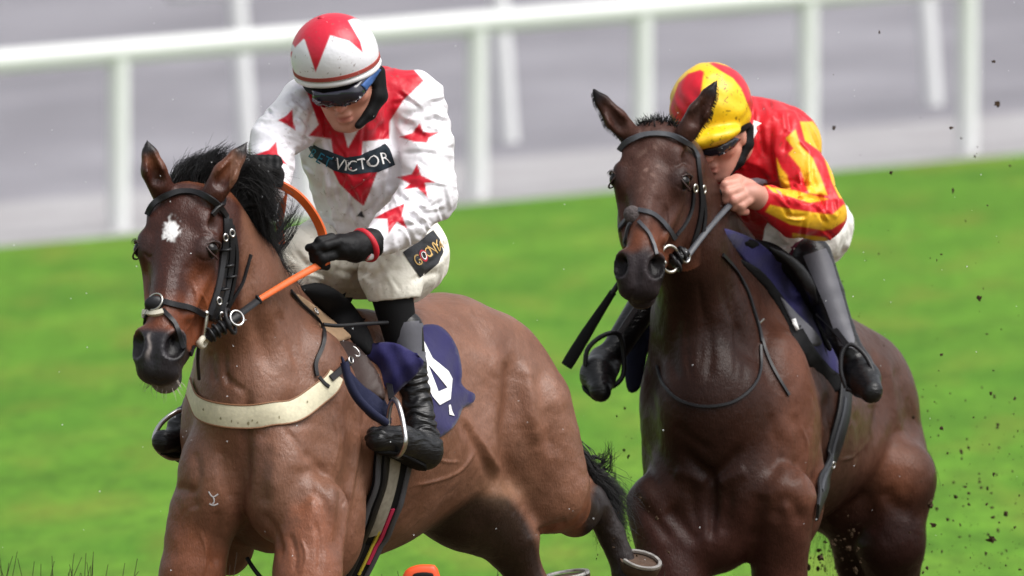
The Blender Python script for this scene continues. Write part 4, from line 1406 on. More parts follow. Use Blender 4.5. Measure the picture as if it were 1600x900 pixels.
c = paint_poly(c, P, [(557, 338), (565, 329), (570, 340)], lin(28, 28, 44), 1.0, front)
sp = snoise(P, 9, 11) * 0.5 + snoise(P, 3.7, 4)
c = paint(c, 0.35 * sstep(sp, 1.35, 1.6), lin(110, 92, 80))
jacket1 = make('jacket', E1, (P, F), M['silk'], rider1, colors=c)
SJ1 = Surf(P, F)
drape('sponsor_panel', E1, [(474, 216), (500, 231), (540, 246), (562, 243), (602, 225), (608, 233), (618, 257), (592, 268), (548, 273), (522, 266), (492, 246)], SJ1, M['badge'], jacket1, off=1.4, step=4)
for ch, x, y, h_, rt, xs in [('B', 491, 240, 15, 0.55, 0.75), ('E', 502, 247, 16, 0.5, 0.75), ('T', 513, 252, 17, 0.4, 0.8)]:
    letter(ch, (x, y), h_, rt, SJ1, M['cyan'], jacket1, E1, xs=xs, off=2.6)
for ch, x, y, h_, rt in [('V', 531, 256, 17, 0.2), ('I', 541, 258, 17, 0.08), ('C', 551, 258.5, 17, 0.0), ('T', 566, 256, 18, -0.14), ('O', 583, 251, 18, -0.2), ('R', 601, 246, 18, -0.25)]:
    letter(ch, (x, y), h_, rt, SJ1, M['white'], jacket1, E1, xs=0.92, off=2.6)

# breeches
f = Field((400, 310, 300), (760, 520, 680), 2.6)
f.ell((602, 394, 560), (84, 70, 84), None, 20)
f.cone((594, 352, 520), (600, 380, 545), 82, 84, 16)
f.chain([(640, 400, 545), (628, 412, 465), (610, 426, 388)], [64, 60, 50], 14)
f.cone((610, 428, 388), (614, 452, 380), 49, 44, 10)
f.ell((622, 536, 378), (74, 78, 74), None, 3, 's')
f.chain([(552, 402, 545), (512, 398, 470), (474, 402, 408)], [66, 58, 49], 14)
f.cone((474, 402, 408), (462, 424, 398), 47, 38, 10)
f.plane((600, 338, 520), (0, -1, 0.05), 4)
P, F = f.mesh(2); del f
N = vnormals(P, F)
P = folds(P, N, 2.4, 48, (1, 1, 1), 5)
N = vnormals(P, F)
cuff = np.exp(-((P[:, 1] - (446 + 0.2 * (P[:, 0] - 580))) / 12) ** 2) * (P[:, 0] > 550)
P = P + N * (cuff * 0.35 * np.sin(np.arctan2(P[:, 2] - 385, P[:, 0] - 612) * 24))[:, None]
for (pth, wd, dp) in [([(585, 400), (560, 430), (552, 460)], 6, 6), ([(530, 350), (540, 400), (520, 440)], 6, 4), ([(640, 440), (665, 430), (690, 425)], 5, 4), ([(570, 440), (600, 425), (630, 420)], 6, 3), ([(500, 350), (495, 390), (480, 430)], 5, 3)]:
    P = crease(P, vnormals(P, F), pth, wd, dp)
P = strokes(P, F, 36, 8, (430, 345, 700, 445), (20, 55), (3, 6), (1.2, 3))
c = np.tile(np.array(lin(232, 228, 216)[:3]), (len(P), 1))
sp = snoise(P, 8, 11) * 0.5 + snoise(P, 3.5, 4)
c = paint(c, 0.4 * sstep(sp, 1.3, 1.6), lin(120, 104, 88))
breeches1 = make('breeches', E1, (P, F), M['breeches'], rider1, colors=c)
SBR1 = Surf(P, F)
drape('sponsor_patch', E1, [(629, 395), (676, 360), (686, 374), (692, 394), (684, 412), (656, 434)], SBR1, M['badgeblack'], breeches1, off=1.2, step=4, maxjump=80)
for ch, x, y, h_, rt, mt in [('G', 651, 407, 17, -0.55, 'gold'), ('O', 660, 400, 19, -0.4, 'redprint'), ('O', 668, 395, 16, -0.5, 'gold'), ('N', 674, 390, 17, -0.5, 'gold'), ('Y', 681, 385, 17, -0.45, 'gold'), ('A', 687, 384, 14, -0.3, 'gold')]:
    letter(ch, (x, y), h_, rt, SBR1, M[mt], breeches1, E1, xs=0.62, off=2.4)
letter('O', (660, 400), 13, -0.4, SBR1, M['white'], breeches1, E1, xs=0.6, off=3.4)

# boots: sock, grey panel, wrinkled leather and foot
def boot(ent, root, sock, legpts, legr, foot, solev, guard_t, sockmat, name='boot'):
    if sock is not None:
        tubemesh('sock', ent, sock[0], np.interp(np.linspace(0, 1, 24), np.linspace(0, 1, len(sock[1])), sock[1]), sockmat, root, 24, 20)
    lo = np.min([p for p in legpts] + foot[0], axis=0) - 50; hi = np.max([p for p in legpts] + foot[0], axis=0) + 50
    f = Field(lo, hi, 2.0)
    f.chain(legpts, legr, 5)
    f.chain(foot[0], foot[1], 10, foot[2], foot[3])
    P, F = f.mesh(2)
    N = vnormals(P, F)
    a, b = np.array(legpts[0]), np.array(legpts[-1])
    t = ((P - a) @ (b - a)) / ((b - a) @ (b - a))
    wr = sstep(t, guard_t, guard_t + 0.15) * (1 - sstep(t, 0.95, 1.1))
    P = P + N * (1.6 * wr * np.sin(t * 70 + 2.5 * snoise(P, 22, 3)))[:, None]
    bo = make(name, ent, (P, F), M['boot'], root)
    # sole
    q = np.array(foot[0]); fr_ = np.array(foot[1])
    sn = unit(-np.array(solev[1], float))
    sp = crom(q + sn * (fr_[:, None] - 4.0), 16)
    make('sole', ent, ribbon_geo(sp, np.tile(sn, (16, 1)), np.interp(np.linspace(0, 1, 16), [0, .12, .3, .6, .88, 1], [8, 24, 34, 32, 34, 16]) * fr_.mean() / 24, 5.5), M['softblack'], bo)
    return bo, Surf(P, F)

bo1, SBO1 = boot(E1, rider1, ([(608, 424, 384), (613, 462, 378), (622, 505, 378), (630, 540, 380)], [35, 33, 29, 26]),
     [(634, 512, 378), (641, 570, 374), (652, 640, 358), (662, 694, 340)], [27, 25, 24, 27],
     ([(590, 686, 240), (625, 690, 285), (664, 706, 338)], [20, 25, 29], (0, 1, 0), 1.0),
     ([(580, 706, 238), (620, 716, 280), (660, 734, 320), (682, 732, 345)], (0.1, -0.9, 0.1), [16, 32, 30, 26]), 0.32, M['softblack'])
drape('boot_panel', E1, [(614, 508), (636, 503), (659, 501), (664, 530), (664, 566), (645, 556), (622, 545)], SBO1, M['guard'], bo1, off=1.4, step=4)
bo2, SBO2 = boot(E1, rider1, None, [(455, 430, 396), (380, 540, 392), (282, 672, 355)], [30, 27, 23],
     ([(256, 690, 300), (275, 692, 340), (300, 702, 385)], [19, 22, 24], (0, 1, 0), 1.0),
     ([(248, 706, 298), (270, 716, 335), (300, 724, 385)], (0.1, -0.9, 0.1), [16, 32, 30, 26]), 0.32, M['softblack'])

make('cuff', E1, torus_geo((571, 383, 235), 24, 5.5, (-0.72, 0.42, -0.55)), mat_new('red_knit', lin(186, 20, 40), rough=0.6), rider1)
# gloves
f = Field((465, 345, 140), (600, 430, 270), 1.8)
f.cone((580, 380, 240), (556, 386, 224), 24, 25, 5)
f.ell((535, 386, 208), (32, 21, 24), None, 8)
for k_, (y0, dx) in enumerate([(372, 0), (382, -4), (391, -2), (399, 4)]):
    finger(f, [(518 + dx, y0, 195), (500 + dx, y0 + 5, 182), (494 + dx, y0 + 14, 190), (506 + dx, y0 + 17, 203)], 8.5)
finger(f, [(530, 378, 190), (508, 384, 178), (492, 387, 180), (482, 387, 184)], 8.0)
P, F = f.mesh(1); N = vnormals(P, F); P = folds(P, N, 0.7, 16, (1, 1, 1), 4)
make('glove', E1, (P, F), M['glove'], rider1)
f = Field((370, 225, 110), (465, 330, 240), 1.8)
f.cone((424, 292, 200), (420, 276, 186), 26, 25, 5)
f.ell((414, 268, 172), (24, 24, 22), None, 8)
for k_ in range(4):
    finger(f, [(404 + 10 * k_, 254, 165), (398 + 11 * k_, 250, 150), (398 + 11 * k_, 264, 144), (404 + 10 * k_, 276, 150)], 8.5)
finger(f, [(430, 262, 165), (436, 272, 152), (436, 286, 150)], 8)
P, F = f.mesh(1); N = vnormals(P, F); P = folds(P, N, 0.7, 16, (1, 1, 1), 6)
make('glove', E1, (P, F), M['glove'], rider1)

# helmet, goggles and harness
f = Field((440, 10, 150), (612, 175, 360), 1.9)
f.ell((523, 86, 258), (69, 66, 82), None, 2)
a, b, c_ = V3(453, 131, 255), V3(510, 145, 178), V3(592, 100, 265)
pn = np.cross(b - a, c_ - a); pn = pn if pn[1] > 0 else -pn
f.plane(a, pn, 2)
P, F = f.mesh(2); del f
c = np.tile(np.array(lin(236, 236, 242)[:3]), (len(P), 1))
for pl in [[(461, 74), (474, 61), (476, 62), (493, 113), (516, 55), (546, 64), (567, 82), (563, 65), (544, 32), (552, 29), (560, 30), (578, 42), (584, 50), (560, 10), (480, 5), (450, 60)],
           [(452, 82), (457, 80), (455, 90)]]:
    c = paint_poly(c, P, pl, lin(206, 34, 58), 1.2)
sp = snoise(P, 7, 11) * 0.5 + snoise(P, 3.2, 4)
c = paint(c, 0.6 * sstep(sp, 1.35, 1.6), lin(120, 92, 84))
helmet1 = make('helmet', E1, (P, F), M['helmet'], rider1, colors=c)
SH1 = Surf(P, F)
make('button', E1, ball_geo((503, 29, 232), (7, 4.5, 7)), mat_new('button_red', lin(196, 40, 60), rough=0.5), helmet1)
pn = unit(pn)
def brim_pts(surf, C, R1_, R2_, pnrm, lift, out, n=60):
    u_ = unit(np.cross(pnrm, (0, 0, 1))); v_ = np.cross(pnrm, u_)
    pts = []
    for t in np.linspace(0, 2 * math.pi, n):
        d = u_ * math.cos(t) + v_ * math.sin(t)
        h = surf.bvh.ray_cast(Vector(C + pnrm * lift + d * 300), Vector(-d))
        pts.append(np.array(h[0]) + d * out)
    return np.array(pts)
Cb = (a + b + c_) / 3; Cb = Cb + (V3(523, 0, 258) - Cb) * V3(1, 0, 1); Cb[1] = a[1] - (pn[0] * (Cb[0] - a[0]) + pn[2] * (Cb[2] - a[2])) / pn[1]
bp_ = brim_pts(SH1, Cb, 0, 0, pn, -4, 0.0)
make('brim', E1, tube_geo(bp_, 5.5, 8, False), mat_new('brim_white', lin(236, 234, 236), rough=0.4), helmet1)
bp_ = brim_pts(SH1, Cb, 0, 0, pn, -14, 0.4)
make('band', E1, ribbon_geo(bp_, np.array([unit(p - (Cb - pn * 14)) for p in bp_]), 6.5, 1.6), M['piping'], helmet1)
# dark lining and padded harness
f = Field((440, 60, 150), (620, 220, 350), 2.2)
f.ell((528, 108, 262), (62, 58, 72), None, 2)
f.plane((528, 152, 200), (0.15, 0.86, 0.2), 3)
f.chain([(592, 112, 262), (592, 150, 262), (578, 178, 252), (560, 196, 240)], [10, 13, 9, 6], 6, (0.2, 0, 1), 1.6)
P, F = f.mesh(1); del f
make('helmet_harness', E1, (P, F), M['softblack'], rider1)
f = Field((440, 100, 130), (620, 210, 330), 2.0)
human_head(f, HJ1)
f.a -= 5.0
f.cone(HJ1.p(-20, 2, 50), HJ1.p(20, 2, 50), 16, 16, 10)
P, F = f.mesh(1); del f
SG1 = Surf(P, F)
drape('goggles', E1, [(470, 136), (505, 146), (545, 140), (572, 120), (580, 124), (572, 142), (556, 158), (536, 166), (522, 165), (512, 168), (496, 162), (480, 150)], SG1, M['lens'], rider1, off=2.5, step=4, th=4, maxjump=90)
drape('goggle_strap', E1, [(562, 134), (586, 106), (592, 110), (570, 142)], SG1, M['bluestrap'], rider1, off=4.5, step=4, th=3, maxjump=90)

# ============================ rider in red and yellow ===============================
p2loc = E2.map([(1235, 380, 500)])[0]
rider2 = empty('person', p2loc, 'jockey in red and yellow silks lying low along the dark brown horse, bare hands', 'person', 'jockeys')
HJ2 = HFrame((1118, 207, 232), (-0.28, 0.42, -0.86), (-0.12, -0.9, -0.42), 1.06)
def skeleton2(f, g, head=False):
    f.ell((1245, 345, 600), np.array((70, 56, 70)) * g, None, 20)
    f.cone((1235, 320, 560), (1165, 240, 390), 62 * g, 74 * g, 24)
    f.cone((1082, 236, 330), (1215, 216, 350), 38 * g, 40 * g, 24)
    f.chain([(1222, 222, 345), (1282, 334, 305), (1200, 312, 222)], [36 * g, 31 * g, 20 * g], 10)
    f.chain([(1082, 232, 330), (1040, 300, 260), (1066, 308, 190)], [35 * g, 30 * g, 20 * g], 10)
    f.chain([(1272, 358, 570), (1240, 380, 420)], [54 * g, 40 * g], 12)
    f.chain([(1240, 382, 420), (1285, 460, 370), (1330, 556, 330)], [24 * g, 16 * g, 12 * g], 8)
    f.chain([(1190, 362, 590), (1070, 390, 440)], [54 * g, 40 * g], 12)
    f.chain([(1070, 392, 440), (1010, 470, 400), (955, 556, 350)], [24 * g, 16 * g, 12 * g], 8)
    if head: f.cone((1165, 235, 350), (1135, 225, 285), 32, 31, 14)
f = Field((900, 90, 110), (1400, 620, 700), 3.0)
skeleton2(f, 0.8, True)
human_head(f, HJ2)
# bare hand that shows, closed round the rein and whip
hnd = np.array
f.cone((1204, 314, 225), (1180, 308, 205), 19, 20, 8)
f.ell((1166, 303, 192), (28, 19, 21), None, 8)
for pts in [[(1152, 285, 178), (1133, 288, 164), (1127, 300, 168), (1138, 308, 182)],
            [(1156, 295, 172), (1138, 301, 158), (1134, 313, 164), (1146, 318, 180)],
            [(1162, 305, 172), (1147, 313, 160), (1146, 323, 168), (1156, 326, 184)],
            [(1170, 314, 176), (1158, 322, 168), (1158, 330, 175), (1166, 331, 188)]]:
    finger(f, pts, 7.5, 2.0)
finger(f, [(1172, 288, 200), (1152, 280, 190), (1136, 284, 184)], 8.4, 5)
P, F = f.mesh(1); del f
c = skin_cols(P, HJ2, lin(204, 146, 128))
c = paint(c, 0.3 * sstep(snoise(P, 10, 3), 0.3, 1) * (P[:, 0] > 1115) * (P[:, 1] > 268), lin(190, 104, 96))
make('body', E2, (P, F), M['skin'], rider2, colors=c)

f = Field((1020, 110, 160), (1350, 430, 680), 2.2)
f.cone((1240, 335, 560), (1165, 240, 390), 74, 84, 22)
f.cone((1078, 232, 330), (1212, 216, 352), 44, 48, 24)
f.ell((1205, 226, 430), (78, 66, 92), None, 26)
f.ell((1160, 215, 400), (70, 58, 70), None, 24)
f.chain([(1218, 224, 345), (1252, 282, 325), (1278, 330, 305)], [50, 46, 42], 12)
f.chain([(1278, 334, 305), (1242, 332, 262), (1198, 313, 222)], [41, 36, 25], 14)
f.chain([(1080, 232, 330), (1040, 296, 262), (1062, 306, 200)], [44, 38, 26], 12)
f.cone((1135, 235, 300), (1120, 215, 250), 34, 40, 6, 's')
f.plane((1240, 350, 560), (0.5, 0.7, 0.5), 4)
P, F = f.mesh(2); del f
N = vnormals(P, F)
P = folds(P, N, 3.0, 42, (1, 1, 1), 3)
P = lap(P, F, 0.4)
for (pth, wd, dp) in [([(1300, 305), (1270, 310), (1235, 305)], 6, 6), ([(1205, 190), (1202, 240), (1212, 290)], 6, 6), ([(1180, 180), (1190, 220), (1186, 260)], 6, 4), ([(1230, 200), (1225, 240)], 5, 4), ([(1290, 325), (1310, 340)], 5, -3)]:
    P = crease(P, vnormals(P, F), pth, wd, dp)
P = strokes(P, F, 46, 9, (1150, 130, 1330, 380), (18, 50), ang=lambda c: 1.2 if c[1] < 290 else 0.9)
N = vnormals(P, F); front = sstep(-N[:, 2], -0.2, 0.02)
RED2 = lin(204, 18, 34); YEL = lin(236, 182, 34)
c = np.tile(np.array(RED2[:3]), (len(P), 1))
for pl in [[(1228, 216), (1243, 202), (1250, 226), (1270, 247), (1282, 275), (1293, 305), (1264, 302), (1250, 262), (1232, 240), (1240, 232)],
           [(1250, 190), (1258, 220), (1286, 240), (1300, 285), (1312, 310), (1330, 310), (1310, 240), (1270, 190)],
           [(1213, 246), (1220, 262), (1230, 274), (1235, 296), (1220, 292), (1215, 270)],
           [(1190, 284), (1206, 293), (1240, 297), (1262, 303), (1294, 311), (1266, 317), (1240, 309), (1208, 300)],
           [(1203, 320), (1230, 326), (1300, 336), (1318, 320), (1330, 320), (1320, 345), (1300, 358), (1286, 360), (1235, 351), (1196, 331)],
           [(1238, 364), (1290, 371), (1300, 380), (1240, 385)]]:
    c = paint_poly(c, P, pl, YEL, 1.3, front)
sp = snoise(P, 8, 11) * 0.5 + snoise(P, 3.2, 4)
c = paint(c, 0.5 * sstep(sp, 1.3, 1.6), lin(90, 60, 30))
jacket2 = make('jacket', E2, (P, F), M['silk'], rider2, colors=c)
SJ2 = Surf(P, F)
drape('white_chest_panel', E2, [(1120, 288), (1150, 281), (1184, 277), (1200, 282), (1196, 296), (1150, 312), (1122, 314)], SJ2, mat_new('pale_print', lin(196, 192, 206), rough=0.6, var=[(60, 0.12)]), jacket2, off=1.5, step=4)
drape('collar_edge', E2, [(1178, 193), (1185, 196), (1176, 222), (1163, 250), (1160, 244), (1168, 218)], join_surf(SJ2, SB1) if False else SJ2, M['white'], jacket2, off=10, step=4, maxjump=90)

f = Field((1000, 300, 330), (1380, 470, 720), 2.6)
f.ell((1245, 345, 600), (80, 64, 80), None, 20)
f.chain([(1274, 358, 570), (1262, 362, 490), (1238, 372, 424)], [60, 52, 44], 14)
f.cone((1238, 372, 424), (1248, 392, 416), 43, 36, 10)
f.chain([(1190, 362, 590), (1070, 390, 440)], [60, 44], 14)
P, F = f.mesh(2); del f
N = vnormals(P, F); P = folds(P, N, 3.0, 30, (1, 1, 1), 5)
P = strokes(P, F, 16, 10, (1190, 330, 1310, 410), (18, 40), (3, 5), (1.2, 2.6))
c = np.tile(np.array(lin(230, 228, 222)[:3]), (len(P), 1))
make('breeches', E2, (P, F), M['breeches'], rider2, colors=c)
bo3, SBO3 = boot(E2, rider2, ([(1240, 374, 418), (1250, 388, 410), (1268, 412, 398), (1282, 440, 384)], [36, 33, 29, 26]),
     [(1268, 402, 392), (1290, 460, 368), (1312, 515, 345), (1328, 550, 330)], [33, 29, 23, 22],
     ([(1362, 612, 252), (1350, 594, 296), (1338, 572, 335)], [17, 24, 25], (0.5, -0.8, 0), 1.1),
     ([(1352, 608, 256), (1356, 608, 300), (1358, 604, 345)], (-0.5, -0.8, 0.1), [20, 38, 36, 30]), 2.0, M['maroon'])
drape('boot_panel', E2, [(1255, 400), (1290, 388), (1300, 410), (1318, 470), (1335, 530), (1334, 545), (1312, 540), (1290, 480)], SBO3, M['guard'], bo3, off=1.2, step=4)
bo4, SBO4 = boot(E2, rider2, None, [(1060, 400, 436), (1010, 470, 402), (962, 545, 352)], [28, 25, 21],
     ([(938, 610, 262), (934, 588, 300), (944, 568, 345)], [17, 26, 26], (-0.3, -0.9, 0), 1.1),
     ([(930, 610, 262), (940, 612, 300), (956, 606, 345)], (0.4, -0.8, 0.1), [20, 40, 38, 30]), 2.0, M['softblack'])

# helmet with quartered cover
f = Field((1035, 85, 120), (1190, 250, 340), 1.9)
f.ell((1111, 166, 236), (65, 69, 78), None, 2)
f.ell((1108, 214, 178), (52, 16, 36), np.stack([unit((0.96, -0.25, 0.1)), unit((0.25, 0.95, 0.15)), unit((-0.1, -0.1, 1))]), 8)
a, b, c_ = V3(1048, 212, 240), V3(1092, 236, 158), V3(1176, 196, 245)
pn = np.cross(b - a, c_ - a); pn = unit(pn if pn[1] > 0 else -pn)
f.plane(a, pn, 3)
P, F = f.mesh(2); del f
N = vnormals(P, F)
P = P + N * (0.9 * snoise(P, 16, 3))[:, None]
c = np.tile(np.array(lin(240, 196, 30)[:3]), (len(P), 1))
for pl in [[(1040, 200), (1049, 160), (1060, 130), (1075, 115), (1094, 109), (1100, 112), (1096, 140), (1093, 160), (1083, 178), (1070, 192), (1064, 200), (1040, 206)],
           [(1108, 99), (1115, 97), (1160, 110), (1185, 180), (1176, 182), (1168, 162), (1158, 138), (1145, 122), (1128, 112)],
           [(1062, 200), (1076, 185), (1072, 200), (1066, 212), (1040, 215), (1040, 195)]]:
    c = paint_poly(c, P, pl, lin(206, 24, 44), 1.5)
sp = snoise(P, 7, 11) * 0.5 + snoise(P, 2.8, 4)
c = paint(c, 0.8 * sstep(sp, 1.1, 1.4) * sstep(P[:, 0], 1090, 1110), lin(70, 48, 24))
helmet2 = make('helmet', E2, (P, F), M['helmet'], rider2, colors=c)
f = Field((1040, 150, 130), (1200, 290, 340), 2.2)
f.ell((1114, 190, 238), (58, 52, 68), None, 2)
f.plane((1114, 222, 180), (0.15, 0.86, 0.2), 3)
f.chain([(1170, 200, 250), (1168, 225, 248), (1156, 252, 238), (1138, 272, 228)], [8, 9, 7, 5], 6, (0.2, 0, 1), 1.6)
P, F = f.mesh(1); del f
make('helmet_harness', E2, (P, F), M['softblack'], rider2)
f = Field((1040, 180, 110), (1200, 300, 320), 2.0)
human_head(f, HJ2)
f.a -= 4.5
f.cone(HJ2.p(-20, 2, 50), HJ2.p(20, 2, 50), 14, 14, 10)
P, F = f.mesh(1); del f
drape('goggles', E2, [(1070, 232), (1092, 233), (1120, 230), (1148, 215), (1156, 217), (1146, 230), (1125, 241), (1108, 243), (1092, 240), (1075, 240)], Surf(P, F), M['lens'], rider2, off=2.5, step=4, th=4, maxjump=90)
# ------------------------------------------------------------------ manes and tails
def hair_lines(roots, dirs, length, n=9, wave=0.18, gravity=(0, 0.25, 0), jitter=0.25, seed=1):
    r = np.random.default_rng(seed); out = []
    for a, d in zip(roots, dirs):
        L = length * r.uniform(0.6, 1.15) if np.isscalar(length) else length[len(out)] * r.uniform(0.7, 1.15)
        d = unit(d + r.normal(size=3) * jitter); p = np.array(a, float); line = [p.copy()]
        ph = r.uniform(0, 6.28, 3)
        for i in range(n):
            t = i / n
            d = unit(d + np.array(gravity) * (0.5 + t) * 0.35 + wave * np.sin(ph + t * 5.0) * 0.5)
            p = p + d * L / n; line.append(p.copy())
        out.append(np.array(line))
    return out
r_ = np.random.default_rng(11)
# left horse: mane tossed up behind the ears and back over the crest
cre = crom([(338, 302, 110), (362, 332, 130), (392, 387, 185), (425, 442, 250), (450, 486, 310)], 100)
f = Field((240, 210, 60), (500, 500, 380), 3.0)
f.chain([(296, 284, 108), (322, 270, 120), (352, 268, 130)], [7, 13, 11], 14)
f.chain([(352, 280, 135), (384, 305, 160), (400, 350, 190), (420, 402, 235), (444, 440, 275), (458, 462, 300)], [14, 20, 14, 9, 9, 6], 16)
mP, mF = f.mesh(2); del f
mP = mP + vnormals(mP, mF) * (3 * snoise(mP, 14, 2))[:, None]
lines = []
def lock(pts, n, spread, tip_spread):
    P_ = [np.array(p, float) for p in pts]
    for _ in range(n):
        o1 = r_.normal(0, 1, 3) * spread
        o2 = r_.normal(0, 1, 3) * spread * 1.3
        o3 = o2 * 0.6 + r_.normal(0, 1, 3) * tip_spread
        lines.append(crom([P_[0] + o1 * 0.8, P_[1] + o2, P_[2] + o3, P_[3] + o3 * 1.5 + r_.normal(0, 1, 3) * tip_spread], 10))
for k_ in range(110):       # crest of hair blown up behind the ears
    x = r_.uniform(268, 350); h = 62 - 0.010 * (x - 330) ** 2 * 0.6
    z = 105 + r_.normal(0, 10)
    h *= r_.uniform(0.65, 1.1); sw = r_.uniform(8, 34)
    lock([(x, 296, z), (x + sw * 0.2, 296 - 0.5 * h, z), (x + sw * 0.6, 296 - 0.85 * h, z + 4), (x + sw + r_.uniform(0, 14), 296 - h * r_.uniform(0.9, 1.08), z + 6)], 14, 3.0, 3.2)
for k_ in range(250):       # hair thrown back over the crest
    t_ = r_.uniform(0, 1)
    b_ = cre[int(t_ * 99)] + r_.normal(0, 3, 3)
    ln = max(100 - 145 * t_, 36 - 8 * t_) * r_.uniform(0.5, 1.1); rise = (64 - 60 * t_) * r_.uniform(0.25, 1.25)
    drop = r_.uniform(-34, 40) * (1 - 0.35 * t_)
    lock([b_, b_ + V3(ln * 0.42, -rise, 8), b_ + V3(ln * 0.8, -rise * 0.55 + drop * 0.3, 12), b_ + V3(ln * 1.04, drop * 0.9, 14)], 13, 3.2, 4.6)
for k_ in range(16):         # loose wisps
    b_ = V3(r_.uniform(415, 432), r_.uniform(365, 405), 215)
    lock([b_, b_ + V3(12, -14, 0), b_ + V3(24, -30, 0), b_ + V3(r_.uniform(28, 40), r_.uniform(-72, -40), 0)], 5, 1.6, 2.0)
mn = make('mane', E1, strands_geo(lines, r_.uniform(0.4, 1.0, len(lines))), M['hair'], horse1)
make('mane_base', E1, (mP, mF), mat_new('mane_dark', lin(14, 13, 14), rough=0.7, bump=[((60, 60, 60), 3, 0.6, 0.01)], spec=0.2), mn)
# tail
lines = []
for k_ in range(95):
    t_ = r_.uniform(0, 1)
    p0 = V3(850 + 22 * t_, 640 + 50 * t_, 985) + r_.normal(0, 5, 3)
    tgt = V3(952 + r_.normal(0, 10), 780 + r_.uniform(-25, 40), 1020 + r_.normal(0, 12))
    mid = V3(900 + 10 * t_, 722, 1004) + r_.normal(0, 6, 3)
    end = tgt + V3(r_.uniform(4, 22), r_.uniform(16, 34), 0)
    for q in range(16):
        lines.append(crom([p0 + r_.normal(0, 3, 3), mid + r_.normal(0, 6, 3), tgt + r_.normal(0, 8, 3), end + r_.normal(0, 10, 3)], 12))
for k_ in range(14):
    p0 = V3(r_.uniform(912, 945), r_.uniform(700, 800), 1010)
    a_ = r_.uniform(-1.0, 0.35)
    c1 = p0 + 22 * V3(math.cos(a_), math.sin(a_), 0); c2 = c1 + 20 * V3(math.cos(a_ - 0.9), math.sin(a_ - 0.9), 0)
    for q in range(7):
        lines.append(crom([p0 + r_.normal(0, 2, 3), c1 + r_.normal(0, 2.5, 3), c2 + r_.normal(0, 4, 3)], 10))
make('tail', E1, strands_geo(lines, r_.uniform(0.5, 1.2, len(lines))), M['hair'], horse1)
# whiskers
ls = []
for i in range(26):
    b = FR1.p(r_.uniform(-30, 30), r_.uniform(330, 352), r_.uniform(-100, -60))
    p_, n_ = S1.near(b)
    ls.append(crom([p_, p_ + n_ * 6 + V3(0, 3, 0), p_ + n_ * 11 + V3(r_.normal() * 2, 9, 0)], 5))
make('whiskers', E1, strands_geo(ls, 0.6), mat_new('pale_hair', lin(170, 160, 150), rough=0.6), horse1)['kind'] = 'stuff'
# right horse: short forelock tuft and hidden mane
lines = []
n = 300
t = r_.uniform(0, 1, n)
rt = np.column_stack([1002 + 52 * t, 204 - 6 * np.sin(t * 3.1) + r_.normal(0, 2, n), 75 + r_.normal(0, 8, n)])
lines += hair_lines(rt, np.column_stack([(t - 0.5) * 0.6, np.full(n, -0.9), np.full(n, -0.1)]), 22, gravity=(0.0, 0.2, 0), jitter=0.35, seed=12)
make('forelock', E2, strands_geo(lines, r_.uniform(0.9, 1.9, len(lines))), M['hair'], horse2)
lines = []
n = 420
t = r_.uniform(0, 1, n)
cre2 = crom([(1062, 228, 120), (1090, 290, 180), (1120, 360, 250), (1150, 425, 320)], 100)
rt = cre2[(t * 99).astype(int)] + r_.normal(0, 3, (n, 3))
lines += hair_lines(rt, np.column_stack([np.full(n, -0.3), np.full(n, -0.5), np.full(n, 0.6)]), 40, gravity=(-0.1, 0.6, 0.2), jitter=0.25, seed=13)
make('mane', E2, strands_geo(lines, r_.uniform(0.9, 1.9, len(lines))), M['hair'], horse2)
n = 300
rt = np.column_stack([1330 + 20 * r_.uniform(0, 1, n), 560 + 60 * r_.uniform(0, 1, n), np.full(n, 850)])
make('tail', E2, strands_geo(hair_lines(rt, np.column_stack([np.full(n, 0.05), np.full(n, 0.9), np.full(n, 0.5)]), 300, n=10, gravity=(0, 0.2, 0.1), jitter=0.12, seed=14), 1.6), M['hair'], horse2)
# ear fringe of the right horse
for (b, m, tp) in [((978, 215), (955, 188), (926, 140)), ((1082, 215), (1100, 180), (1120, 128))]:
    ls = []
    for i in range(160):
        q = crom([b, m, tp], 40)[int(r_.integers(0, 38))]
        sd_ = 1 if b[0] > 1030 else -1
        x0, y0 = q[0] + sd_ * r_.uniform(2, 12), q[1] + r_.uniform(0, 6)
        p_, n_ = S2.near((x0, y0, 40))
        ls.append(crom([p_, p_ + V3(sd_ * 1.5, 1.5, 0) + n_ * 1, p_ + V3(sd_ * 2.5, 3.5, 0) + n_ * 1.2], 4))
    make('ear_fringe', E2, strands_geo(ls, 0.55), M['hair'], horse2)

# hooves and shoes of the flexed hind legs of the left horse
def hoof(ent, c, ax, tip, r, root):
    """ax: sole normal, tip: direction of the toe"""
    ax = unit(ax); tip = unit(np.array(tip, float) - ax * np.dot(tip, ax)); sd_ = np.cross(ax, tip)
    V = []; F = []; seg = 24
    for (hh, k) in ((0.0, 1.0), (-0.25, 0.97), (-0.55, 0.88), (-0.8, 0.66)):
        for j in range(seg):
            th = 2 * math.pi * j / seg
            V.append(np.array(c) + r * (k * (math.cos(th) * 1.08 * tip + math.sin(th) * sd_) + hh * ax))
    for i in range(3):
        for j in range(seg):
            F.append((i * seg + j, i * seg + (j + 1) % seg, (i + 1) * seg + (j + 1) % seg, (i + 1) * seg + j))
    F.append(tuple(range(seg))); F.append(tuple(3 * seg + j for j in range(seg))[::-1])
    h = make('hoof', ent, (np.array(V), F), M['hoof'], root)
    pts = [np.array(c) + r * 0.9 * (math.cos(th) * 1.08 * tip + math.sin(th) * sd_) + ax * 2.0 for th in np.linspace(-2.6, 2.6, 30)]
    make('horseshoe', ent, ribbon_geo(pts, np.tile(ax, (30, 1)), r * 0.2, 4), M['shoe'], h)
    return h
hoof(E1, (1001, 878, 970), (0.22, -0.85, -0.42), (0.95, 0.15, 0.0), 31, horse1)
